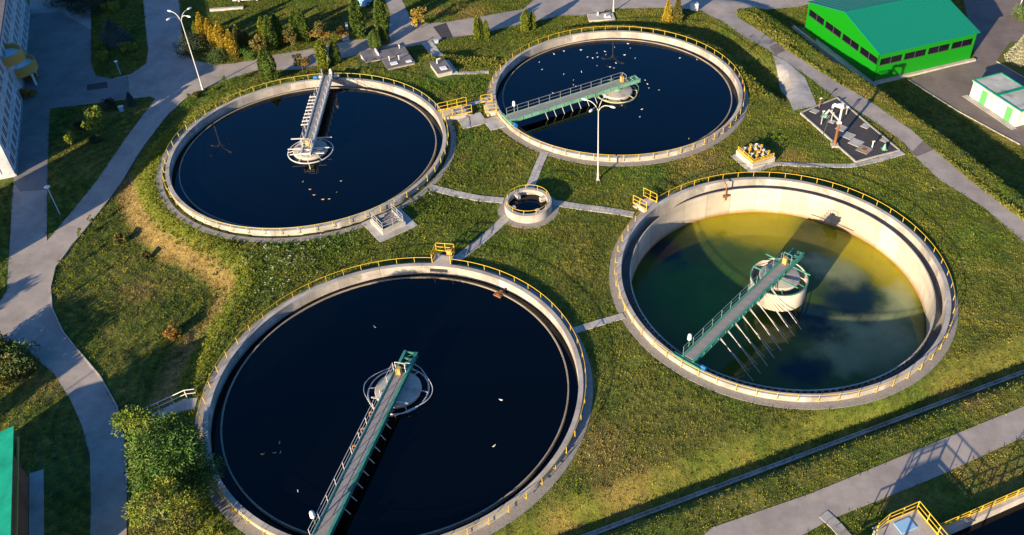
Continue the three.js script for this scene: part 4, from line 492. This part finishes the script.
// ---------------------------------------------------------------- water birds
{
  const bird = (() => { const m = mb(); m.add(new THREE.SphereGeometry(1, 10, 6).scale(.26, .12, .13).translate(0, .07, 0)); m.add(new THREE.SphereGeometry(.07, 8, 6).translate(.24, .2, 0)); m.cyl(V(.17, .1, 0), V(.23, .2, 0), .06, .05, 6); m.cyl(V(.3, .19, 0), V(.38, .18, 0), .02, .005, 5); m.cyl(V(-.2, .1, 0), V(-.42, .13, 0), .07, .01, 6); return m.geo(); })();
  const gull = std(.6, .6, .58, .8), duck = std(.45, .3, .15, .8);
  const place = (pts, mat, name, label, cat, group, y = -.17) => pts.forEach(([x, z]) => { const b = put(name, bird, mat); b.position.set(x, y, z); b.rotation.y = R() * 6.28; const s = rr(.32, .5); b.scale.setScalar(s); tag(b, label, cat, group); });
  place([[-5.69,-108.54],[-3.71,-108.65],[-2.39,-109.46],[-0.12,-109.71],[-5.56,-106.49],[-5.17,-104.49],[0.76,-107.75],[1.42,-107.47],[2.01,-108.84],[2.09,-107.73],[3.08,-109.24],[3.19,-108.4],[1.95,-105.41],[4.4,-110.49],[4.44,-106.07],[5.66,-108.23],[6.24,-111.4],[6.5,-110.17],[7.04,-107.38],[3.63,-105.01],[-2.32,-103.27],[-0.06,-103.76],[-1.09,-101.72],[-1.09,-100.46],[-0.77,-100.08],[-3.63,-98.53],[12.9,-107.29],[15.1,-106.85],[7.97,-101.58],[8.23,-100.57],[8.36,-99.58],[4.83,-95.48],[7.21,-94.52],[6.88,-92.85]], gull, 'gull', 'small white gull floating on the upper right tank', 'gull', 'gulls on the upper right tank');
  place([[9.58,-99.07],[12.28,-88.04],[4.14,-104.74]], duck, 'duck', 'small brown duck floating on the upper right tank', 'duck', 'ducks on the upper right tank');
  place([[-30.39,-80.08],[-29.31,-78.66],[-28.65,-77.65],[-27.52,-76.84],[-26.87,-76.92],[-26.31,-78.15],[-26.28,-80.16]], duck, 'duck', 'small brown duck floating on the upper left tank', 'duck', 'ducks on the upper left tank');
  place([[-24.07,-44.89],[-24.21,-43.92],[-23.76,-43.96],[-25.09,-43.83]], duck, 'duck', 'brown duck in the cluster on the lower left tank', 'duck', 'ducks on the lower left tank');
  place([[-18.77,-57.72],[-6.88,-49.12],[-7.12,-44.44],[-21.55,-40.4]], gull, 'gull', 'single white gull floating on the lower left tank', 'gull', 'gulls on the lower left tank');
}

// ---------------------------------------------------------------- trees, conifers and shrubs
function leafGeo(items) { // items: [x,y,z, size, aspect, dirx,diry,dirz, r,g,b]
  const P = new Float32Array(items.length * 12), N = new Float32Array(items.length * 12), Cc = new Float32Array(items.length * 12), U = new Float32Array(items.length * 8), I = []; const d = V(), s = V(), n = V();
  items.forEach((q, i) => { d.set(q[5], q[6], q[7]).normalize(); s.set(R() - .5, R() - .5, R() - .5).cross(d).normalize(); n.crossVectors(s, d).normalize(); const L = q[3], W = q[3] * q[4]; [[-.1, 0], [.45, .5], [1, 0], [.45, -.5]].forEach(([a, b], k) => { const o = i * 12 + k * 3; P[o] = q[0] + d.x * L * a + s.x * W * b; P[o + 1] = q[1] + d.y * L * a + s.y * W * b; P[o + 2] = q[2] + d.z * L * a + s.z * W * b; N[o] = n.x; N[o + 1] = n.y; N[o + 2] = n.z; Cc[o] = q[8]; Cc[o + 1] = q[9]; Cc[o + 2] = q[10]; }); I.push(i * 4, i * 4 + 1, i * 4 + 2, i * 4, i * 4 + 2, i * 4 + 3); });
  const g = new THREE.BufferGeometry(); g.setAttribute('position', new THREE.BufferAttribute(P, 3)); g.setAttribute('normal', new THREE.BufferAttribute(N, 3)); g.setAttribute('uv', new THREE.BufferAttribute(U, 2)); g.setAttribute('color', new THREE.BufferAttribute(Cc, 3)); g.setIndex(I); return g;
}
M.leaf = new THREE.MeshPhysicalMaterial({ vertexColors: true, roughness: .8, side: THREE.DoubleSide });
const PAL = { green: [.085, .14, .014], lime: [.18, .22, .014], yellow: [.40, .29, .02], dark: [.03, .05, .018], autumn: [.30, .17, .025], blue: [.05, .085, .075], pale: [.30, .30, .20], leafy: [.06, .13, .01], birch: [.15, .21, .016], ivy: [.045, .08, .012], olive: [.13, .12, .02] };
const vary = (c, k = .35) => { const m = 1 + rr(-k, k), h = rr(-.12, .12); return [c[0] * m * (1 + h), c[1] * m, c[2] * m]; };
function coniferGeo(H, W, pal, kind, n) {
  const it = []; const lumps = Array.from({ length: 26 }, () => [R() * 6.28, R(), rr(.75, 1.15)]);
  for (let i = 0; i < n; i++) { const t = Math.pow(R(), .9), a = R() * 6.28; let pr = kind === 'column' ? Math.pow(Math.sin(Math.PI * clamp(.13 + .87 * t)), .55) * (1 - .35 * t) : kind === 'cone' ? (1 - t) * .98 + .03 : (1 - t) * (.72 + .4 * ((t * 8) % 1)); if (kind === 'column' && t > .85) pr *= sst(1.03, .8, t);
    let b = 1; for (const [la, lt, lm] of lumps) { const da = Math.abs(((a - la + 9.42) % 6.28) - 3.14), dt = Math.abs(t - lt); if (da > 2.6 && dt < .09) b = Math.max(b * lm, .7); } const r = W / 2 * pr * b * (.62 + .42 * Math.sqrt(R())); const c = vary(pal); const up = kind === 'tier' ? rr(-.35, .25) : rr(.7, 1.6); it.push([Math.cos(a) * r, t * H * .97 + .02, Math.sin(a) * r, rr(.16, .3) * (H > 5 ? 1.15 : 1), .45, Math.cos(a), up, Math.sin(a), ...c]); }
  return leafGeo(it);
}
function coreGeo(H, W, kind) { const pts = []; for (let i = 0; i <= 8; i++) { const t = i / 8; const pr = kind === 'column' ? Math.pow(Math.sin(Math.PI * clamp(.13 + .87 * t)), .55) * (1 - .35 * t) : (1 - t); pts.push(new THREE.Vector2(Math.max(.01, W / 2 * pr * .6), .1 + t * H * .88)); } return new THREE.LatheGeometry(pts, 10); }
const conCache = new Map();
function conifer(name, label, [x, z, h, wpx], pal, kind, group, y) {
  const t = thing(name, label, 'tree', [x, y ?? ter(x, z), z], R() * 6.28, group); const W = wpx || h * .33; const key = pal + kind + Math.round(W / h * 8); let list = conCache.get(key); if (!list) conCache.set(key, list = []);
  if (list.length < 2) list.push([coniferGeo(4, 4 * W / h, PAL[pal], kind, kind === 'tier' ? 3200 : 2600), coreGeo(4, 4 * W / h, kind)]); const [g, c] = list[Math.floor(R() * list.length)]; const s = h / 4; const core = PAL[pal]; const cm = M['core' + pal] ??= std(core[0] * .8, core[1] * .8, core[2] * .8, 1);
  const cr = put('crown', g, M.leaf, t); cr.scale.setScalar(s); const k = put('inner_crown', c, cm, t); k.scale.setScalar(s); mb().cyl(V(0, -.15, 0), V(0, h * .3, 0), .1 * s, .06 * s, 7).build('trunk', M.bark, t); return t;
}
function clumpTree(name, label, cat, [x, z], { h, r, trunk, pal, n = 36, per = 150, leaf = .2, bark = M.bark, group, y, low = .35, spread = .9, limbs = 7 }) {
  const t = thing(name, label, cat, [x, y ?? ter(x, z), z], 0, group), it = [], cl = []; const P0 = Array.isArray(pal) ? pal : [pal];
  for (let i = 0; i < n; i++) { const u = R(), a = R() * 6.28, yy = mix(low, .97, u), pr = Math.sqrt(clamp(1 - ((yy - .58) / .5) ** 2, .05, 1)); const q = r * pr * Math.sqrt(R()) * spread; cl.push([Math.cos(a) * q, yy * h, Math.sin(a) * q, r * rr(.22, .4)]); }
  for (const [cx, cy, cz, cr] of cl) { const pc = vary(PAL[P0[Math.floor(R() * P0.length)]], .22); for (let k = 0; k < per; k++) { const d = V(R() - .5, R() - .5, R() - .5).normalize(), q = cr * Math.pow(R(), .45); const c = vary(pc, .25); it.push([cx + d.x * q, Math.max(.05, cy + d.y * q * .75), cz + d.z * q, leaf * rr(.7, 1.3), .6, d.x + rr(-.6, .6), d.y + rr(-.6, .4), d.z + rr(-.6, .6), ...c]); } }
  put('crown', leafGeo(it), M.leaf, t);
  if (trunk) { mb().cyl(V(0, -.2, 0), V(0, h * .45, 0), trunk, trunk * .6, 9).cyl(V(0, h * .45, 0), V(rr(-.2, .2), h * .88, rr(-.2, .2)), trunk * .6, trunk * .2, 8).build('trunk', bark, t); const m = mb(); for (let i = 0; i < limbs; i++) { const c = cl[i * 3 % cl.length]; m.cyl(V(0, h * rr(.25, .55), 0), V(c[0] * .85, c[1] * .95, c[2] * .85), trunk * .35, trunk * .1, 6); } m.build('limbs', bark, t); }
  return t;
}
const shrub = (label, p, r, h, pal, group, n = 14) => clumpTree('shrub', label, 'shrub', p, { h, r, pal, n, per: 110, leaf: .16, low: .15, group });
{
  const yl = 'yellow conifers beyond the road';
  [['lone small lime conifer at the left end of the yellow row', 'lime'], ['tallest yellow conifer at the left of the clump by the road', 'yellow'], ['slim yellow conifer second in the clump by the road', 'yellow'], ['yellow conifer standing in front in the left of the clump', 'yellow'], ['tall yellow conifer in the middle of the clump', 'yellow'], ['yellow conifer nearest the road at the front of the clump', 'yellow'], ['dull olive conifer just right of the yellow clump', 'olive'], ['short yellow-tipped conifer at the right end of the clump', 'olive']]
    .forEach(([l, p], i) => conifer('conifer_tree', l, [[-53.67,-116.23,2.32,1.1],[-52.13,-114.91,4.2,1.5],[-51.03,-114.54,3.44,1.4],[-50.13,-112.99,3.12,1.5],[-48.51,-111.73,4.26,1.6],[-46.5,-109.5,4.2,1.7],[-46.09,-111.35,3.9,1.4],[-45.3,-111.91,2.8,1.1]][i], p, 'column', yl));
  ['left conifer of the three beyond the road bend', 'middle conifer of the three beyond the road bend', 'right dark-sided conifer of the three beyond the road bend', 'broad conifer on the near side of the road touching the tank rail', 'green conifer left of the orange shrub pair', 'green conifer right of the orange shrub', 'conifer behind the end of the pale grey bridge', 'slimmer conifer right of the pale grey bridge end', 'largest tall conifer left of the pale blue car', 'large tall conifer right of the pale blue car', 'small conifer in front of the two largest, on the left', 'small conifer in front of the two largest, on the right']
    .forEach((l, i) => conifer('conifer_tree', l, [[-43.15,-113.05,4.22,1.5],[-41.88,-111.86,4.98,1.6],[-41.22,-113.02,4.68,1.5],[-40.04,-103.15,4.72,2.4],[-38.96,-113.88,4.76,1.7],[-37.99,-113.87,5.04,1.6],[-33.92,-106.77,4.12,1.8],[-32.58,-107.95,3.18,1.4],[-30.83,-115.4,6.08,2.4],[-27.8,-116.47,5.52,2.2],[-28,-111.91,2.76,1.9],[-26.84,-113.16,2.2,1.3]][i], i === 0 || i === 6 ? 'lime' : 'green', 'column', 'green conifers along the far road'));
  ['left slim conifer of the first pair above the small chamber', 'hidden slim conifer of the first pair above the small chamber', 'right slim conifer of the first pair above the small chamber', 'left slim conifer of the pair above the gull tank', 'dark middle conifer of the pair above the gull tank', 'right slim conifer of the pair above the gull tank']
    .forEach((l, i) => conifer('slim_conifer', l, [[-14.42,-114.28,3.32,0.9],[-13.94,-114.58,3.18,0.8],[-13.16,-114.74,2.74,0.9],[-7.97,-117.02,3.08,1],[-7.56,-117.21,3.22,0.8],[-6.88,-117.75,2.72,1]][i], i === 1 || i === 4 ? 'green' : 'lime', 'column', 'slim conifers on the near side of the road'));
  conifer('conifer_tree', 'bright yellow cone conifer above the gull tank', [[12.33,-120.58,3.26,1.6]][0], 'yellow', 'cone'); conifer('spruce_tree', 'pale spruce beside the yellow cone above the gull tank', [[13.72,-120.82,3.64,2]][0], 'olive', 'tier'); conifer('spruce_tree', 'pale silvery spruce on the verge at the right edge', [...[[59.16,-110.3]][0], 4.2, 3.6], 'pale', 'tier'); conifer('spruce_tree', 'broad blue spruce on the planted island', [...[[-64.78,-115.09]][0], 3.6, 5.0], 'blue', 'tier');
  clumpTree('autumn_shrub', 'orange autumn shrub between the green conifers', 'shrub', [[-39.64,-112.71]][0], { h: 2.6, r: 1.0, pal: ['autumn', 'olive'], n: 16, per: 80, leaf: .2, trunk: .06 }); clumpTree('autumn_shrub', 'brownish small tree at the edge of the road bend', 'shrub', [[-43.32,-110.15]][0], { h: 2.8, r: 1.0, pal: ['olive', 'autumn'], n: 16, per: 80, trunk: .07 }); clumpTree('autumn_shrub', 'ochre leafy shrub right of the conifers on the far lawn', 'shrub', [[-35.78,-113.82]][0], { h: 2.7, r: 1.3, pal: ['autumn', 'olive'], n: 18, per: 80, trunk: .06 }); clumpTree('autumn_shrub', 'small ochre tree beside the rail left of the grey bridge', 'shrub', [[-36.57,-105.99]][0], { h: 2.5, r: 1.1, pal: ['autumn', 'olive'], n: 16, per: 80, trunk: .06 }); clumpTree('autumn_shrub', 'yellow-orange young tree at the far road junction', 'shrub', [[-22.66,-117.85]][0], { h: 3, r: 1.3, pal: ['autumn', 'yellow'], n: 16, per: 70, trunk: .06 });
  shrub('dark low shrub at the foot of the yellow conifers', [[-52.47,-111.69]][0], 2.6, 1.8, 'dark', 'dark shrubs by the yellow conifers', 26); shrub('dark low shrub between the yellow conifers and the road', [[-48.13,-109.13]][0], 2.2, 1.2, 'ivy', 'dark shrubs by the yellow conifers', 22); shrub('green low shrub right of the front yellow conifer', [[-44.92,-109.61]][0], 1.6, 1.3, 'leafy', 'dark shrubs by the yellow conifers');
  shrub('round lime bush left of the blue spruce', [[-66.06,-113.4]][0], .75, 1.0, 'lime', 'clipped round bushes on the island'); shrub('round lime bush nearest the tip of the island', [[-64.55,-110.3]][0], .85, 1.1, 'lime', 'clipped round bushes on the island'); shrub('wide round lime bush right of the blue spruce', [[-62.17,-112.99]][0], 1.2, 1.1, 'lime', 'clipped round bushes on the island'); shrub('yellowish bush behind the blue spruce', [[-69.17,-124.85]][0], 1.2, 1.6, 'lime', 'clipped round bushes on the island'); shrub('bright green bush at the top edge of the island', [[-70.53,-128.27]][0], 1.3, 1.4, 'leafy', 'clipped round bushes on the island');
  for (const [i, p] of [[-78.15,-127.81],[-75.44,-126.37],[-71.92,-123.62],[-75.39,-129.81],[-71.79,-126.94]].entries()) shrub(['dark hedge shrub at the top edge left of the island, leftmost', 'dark hedge shrub second from the left at the top edge', 'dark hedge shrub nearest the blue spruce', 'dark hedge shrub highest at the top edge', 'dark hedge shrub on the island behind the lime bushes'][i], p, 2.4, 1.9, 'dark', 'dark hedge at the top left', 24);
  clumpTree('young_tree', 'bright young tree on the triangular lawn', 'tree', [[-58,-91.97]][0], { h: 3.7, r: 1.3, pal: ['lime', 'green'], n: 26, per: 90, trunk: .08 }); clumpTree('young_tree', 'small yellow-green sapling on the triangular lawn', 'tree', [[-60.11,-89.47]][0], { h: 2, r: .7, pal: 'lime', n: 12, per: 80, trunk: .05 }); conifer('conifer_tree', 'small grey spruce at the tip of the triangular lawn', [...[[-56.35,-98.56]][0], 1.9, 1.5], 'blue', 'tier'); shrub('dark low bush by the small grey spruce', [[-58.75,-97.95]][0], 1.1, .9, 'dark', 'dark bushes on the triangular lawn'); shrub('dark low bush left of the bright young tree', [[-60.29,-93.58]][0], 1.0, .8, 'dark', 'dark bushes on the triangular lawn'); shrub('dark low bush in front of the bright young tree', [[-57.48,-90.25]][0], .7, .6, 'dark', 'dark bushes on the triangular lawn');
  shrub('dark red potted shrub by the white building entrance, upper', [[-72.02,-105.09]][0], 1.0, 1.1, 'autumn', 'dark red shrubs at the entrance'); shrub('dark red potted shrub by the white building entrance, lower', [[-70.41,-100.78]][0], 1.1, 1.2, 'autumn', 'dark red shrubs at the entrance');
  clumpTree('birch_tree', 'light green birch nearest the stairs at lower left', 'tree', [[-32.28,-42.06]][0], { h: 8, r: 1.9, trunk: .12, bark: M.birch, pal: ['birch', 'lime', 'green'], n: 60, per: 200, leaf: .15, low: .3 });
  clumpTree('leafy_tree', 'dense dark green tree leaning over the lower left tank rim', 'tree', [[-29.39,-40.14]][0], { h: 7.6, r: 2.9, trunk: .2, pal: ['leafy', 'leafy', 'green'], n: 64, per: 320, leaf: .17, low: .18 });
  clumpTree('birch_tree', 'yellow-green birch at the bottom edge beside the road', 'tree', [[-28.99,-36.07]][0], { h: 7.2, r: 2.3, trunk: .12, bark: M.birch, pal: ['birch', 'lime', 'olive'], n: 60, per: 200, leaf: .15, low: .25 });
  clumpTree('leafy_tree', 'green tree filling the gap between the two birches', 'tree', [[-31.05,-39.29]][0], { h: 6.0, r: 1.9, trunk: .14, pal: ['leafy', 'green', 'birch'], n: 60, per: 220, leaf: .16, low: .15 });
  clumpTree('bush', 'large dark bush with yellowing leaves at the left edge', 'shrub', [[-50.33,-54.2]][0], { h: 2.1, r: 2.4, pal: ['ivy', 'green', 'olive'], n: 50, per: 140, leaf: .2, low: .12 }); clumpTree('bush', 'second dark bush cut by the left edge', 'shrub', [[-53.17,-55.66]][0], { h: 2.1, r: 2.3, pal: ['ivy', 'leafy'], n: 40, per: 140, leaf: .2, low: .12 });
  shrub('round green bush at the upper right corner', [[64.56,-122.88]][0], 2.0, 2.4, 'green', null, 22);
  ['yellowish shrub on the left lawn nearest the upper left tank', 'tiny shrub with a shadow in the middle of the left lawn', 'reddish tuft shrub near the dry path on the left lawn'].forEach((l, i) => shrub(l, [[-47.59,-71.94],[-43.96,-69.35],[-37.59,-58.35]][i], [.7, .4, .75][i], [1.1, .8, .9][i], ['olive', 'olive', 'autumn'][i], 'shrubs on the left lawn'));
  ['uppermost sapling along the winding road', 'second sapling from the top along the winding road', 'third sapling from the top along the winding road', 'lowest sapling along the winding road'].forEach((l, i) => clumpTree('sapling', l, 'sapling', [[-51.54,-74.79],[-51.81,-72.65],[-51.57,-67.8],[-50.11,-63.57]][i], { h: 1.5, r: .28, pal: ['green', 'olive'], n: 6, per: 40, trunk: .03, leaf: .12, group: 'saplings along the winding road' }));
  clumpTree('sapling', 'upright sapling beside the upper left tank rail', 'sapling', [[-45.25,-101.68]][0], { h: 1.8, r: .3, pal: 'green', n: 7, per: 50, trunk: .03, leaf: .13 }); clumpTree('sapling', 'small sapling near the foot of the white street lamp', 'sapling', [[-48.8,-98.03]][0], { h: 1.4, r: .35, pal: 'green', n: 7, per: 50, trunk: .03, leaf: .13 }); shrub('low weeds around the foot of the white street lamp', [[-48.45,-100.09]][0], .6, .4, 'olive', null, 6); shrub('reddish low bush beside the far slab stub', [[-33.62,-116.14]][0], 1.1, .8, 'autumn', null, 12);
  // trees standing beyond the left edge, whose shadows cross the road and lawns
  [[-58.6, -36.6, 6.2, 1.05], [-62, -38.5, 5.6, 1.05], [-50.6, -36.4, 6.4, 1.9], [-66, -49, 5.2, 1.6]].forEach(([x, z, h, r], i) => clumpTree('leafy_tree', ['tree beyond the left edge, its tall shadow on the lawn by the road bend', 'tree beyond the left edge, its slimmer shadow on the road bend', 'tree beyond the left edge, its shadow above the stairs', 'tree beyond the left edge, its dappled shadow on the road fork'][i], 'tree', [x, z], { h, r, trunk: .2, pal: 'leafy', n: 40, per: 80, leaf: .34, low: .3, group: 'trees beyond the left edge' }));
}

// ---------------------------------------------------------------- grass and weeds (stuff)
const blocked = (x, z) => { for (const [P, H, seg] of EXCL) { if (seg) { if (segD(x, z, seg[0], seg[1]) < seg[2]) return true; continue; } if (inPoly(P, x, z) && !H.some(h => inPoly(h, x, z))) return true; } return false; };
const BB = EXCL.map(([P, H, seg]) => { const q = seg ? [[seg[0][0] - seg[2], seg[0][1] - seg[2]], [seg[0][0] + seg[2], seg[0][1] + seg[2]], [seg[1][0] - seg[2], seg[1][1] - seg[2]], [seg[1][0] + seg[2], seg[1][1] + seg[2]]] : P; return [Math.min(...q.map(a => a[0])), Math.max(...q.map(a => a[0])), Math.min(...q.map(a => a[1])), Math.max(...q.map(a => a[1]))]; });
const occ = (x, z) => { for (let i = 0; i < EXCL.length; i++) { const b = BB[i]; if (x < b[0] || x > b[1] || z < b[2] || z > b[3]) continue; const [P, H, seg] = EXCL[i]; if (seg) { if (segD(x, z, seg[0], seg[1]) < seg[2]) return true; } else if (inPoly(P, x, z) && !H.some(h => inPoly(h, x, z))) return true; } return false; };
function tuftGeo(n, h, sp, w) { const it = []; for (let i = 0; i < n; i++) { const a = R() * 6.28, q = sp * Math.sqrt(R()); it.push([Math.cos(a) * q, .0, Math.sin(a) * q, h * rr(.6, 1.2), w, Math.cos(a) * .7 + rr(-.3, .3), 1, Math.sin(a) * .7 + rr(-.3, .3), 1, 1, 1]); } return leafGeo(it); }
const view = (x, z) => { const d = -z; return Math.abs(x + 4) < 22 + d * .62; };
function scatter(name, label, cat, geo, n, gen, col) {
  const mat = new THREE.MeshStandardMaterial({ color: 0xffffff, roughness: 1, side: THREE.DoubleSide }); const L = []; let guard = 0; while (L.length < n && guard++ < n * 6) { const p = gen(); if (p && !occ(p[0], p[1])) L.push(p); }
  const im = new THREE.InstancedMesh(geo, mat, L.length), o = new THREE.Object3D(), c = new THREE.Color(); im.name = numbered(name); im.castShadow = im.receiveShadow = true;
  L.forEach(([x, z, s = 1], i) => { o.position.set(x, ter(x, z) - .01, z); o.rotation.set(rr(-.2, .2), R() * 6.28, rr(-.2, .2)); { const v = Math.pow(R(), 2.2); o.scale.set(s * (.7 + .8 * v), s * (.6 + 1.1 * v), s * (.7 + .8 * v)); }; o.updateMatrix(); im.setMatrixAt(i, o.matrix); const k = col(x, z); im.setColorAt(i, c.setRGB(...k)); });
  scene.add(im); tag(im, label, cat, null, 'stuff');
}
geoOff: {
  const tuft = tuftGeo(7, .13, .14, .32), weed = tuftGeo(16, .42, .22, .3);
  scatter('grass', 'short grass blades covering the lawns', 'grass', tuft, 210000, () => { const z = -Math.pow(R(), .75) * 105 - 30, x = rr(-80, 85); return view(x, z) ? [x, z] : null; }, (x, z) => { const k = lawn(x, z), m = rr(.55, 1.6), y = R() < .1 ? rr(1.1, 1.4) : 1; return [k[0] * m * 1.1 * y, k[1] * m * 1.08 * (1 + (y - 1) * .7), k[2] * m]; });
  const bank = () => { const i = Math.floor(R() * 24), a = CREST[i], b = CREST[i + 1]; if (!b) return null; const t = R(), d = rr(-.6, 2.0); const nx = b[1] - a[1], nz = -(b[0] - a[0]), L = Math.hypot(nx, nz); const x = mix(a[0], b[0], t), z = mix(a[1], b[1], t); const s = crestD(x + nx / L * .5, z + nz / L * .5) > 0 ? 1 : -1; return [x + s * nx / L * d, z + s * nz / L * d, rr(.15, .45)]; };
  scatter('weeds', 'rank weeds growing on the bank left of the tanks', 'weeds', weed, 4200, bank, () => { const m = rr(.7, 1.4); return R() < .2 ? [.24 * m, .18 * m, .03 * m] : [.17 * m, .215 * m, .014 * m]; });
  const STRIPS = [[[25.91,-113.8],[28.65,-106.71],[32.89,-97.03],[37.15,-88],[40.61,-80.79],[43.26,-74.48],[44.79,-70.34]], [[9.92,-112.12],[15.66,-108.62],[19.58,-103.19],[21.76,-98.15]], [[-10.67,-105.75],[-14.64,-106.35],[-17.05,-106.93],[-20.01,-107.53]], [[23.22,-123.79],[25.42,-119.29],[28.39,-112.33]]];
  scatter('rough_grass', 'tall yellowish grass fringe along the paths and tank banks', 'grass', weed, 3600, () => { const S = STRIPS[R() < .6 ? 0 : 1 + Math.floor(R() * 3)], i = Math.floor(R() * (S.length - 1)), t = R(); return [mix(S[i][0], S[i + 1][0], t) + rr(-.9, .9), mix(S[i][1], S[i + 1][1], t) + rr(-.9, .9), rr(.3, .75)]; }, () => { const m = rr(.6, 1.3); return R() < .5 ? [.19 * m, .19 * m, .025 * m] : [.12 * m, .15 * m, .016 * m]; });
  const PATCH = [[-30.21,-67.63],[-28.12,-69.14],[-28.2,-65.39],[-25.36,-70.2],[-30.88,-61.22],[-18.36,-77.32],[-17.06,-75.55],[-15.27,-78.17],[-13.94,-92.15],[-12.19,-85.77],[-15.6,-96.77],[-14.09,-100.39],[6.71,-89.69],[-0.86,-82.66],[-34.12,-64.76],[-34.63,-58.72]]; scatter('meadow_weeds', 'leafy meadow weeds scattered in the uncut grass', 'weeds', weed, 2600, () => { const p = PATCH[Math.floor(R() * PATCH.length)]; const a = R() * 6.28, q = 5.5 * Math.sqrt(R()); return [p[0] + Math.cos(a) * q, p[1] + Math.sin(a) * q, rr(.15, .5)]; }, () => { const m = rr(.6, 1.4); return [.1 * m, .16 * m, .012 * m]; });
  const fl = mb().add(new THREE.SphereGeometry(.07, 7, 4).scale(1, .4, 1).translate(0, .5, 0)).add(new THREE.SphereGeometry(.05, 7, 4).scale(1, .4, 1).translate(.15, .4, .06)).geo(); scatter('wild_flowers', 'white flower heads scattered among the weeds', 'flowers', fl, 230, () => { const p = PATCH[Math.floor(R() * 6)] ; const a = R() * 6.28, q = 3 * Math.sqrt(R()); return R() < .25 ? bank() : [p[0] + Math.cos(a) * q, p[1] + Math.sin(a) * q, rr(.6, 1.1)]; }, () => { const m = rr(.3, .5); return [m * .9, m, m * .65]; });
}
renderer.render(scene, camera);
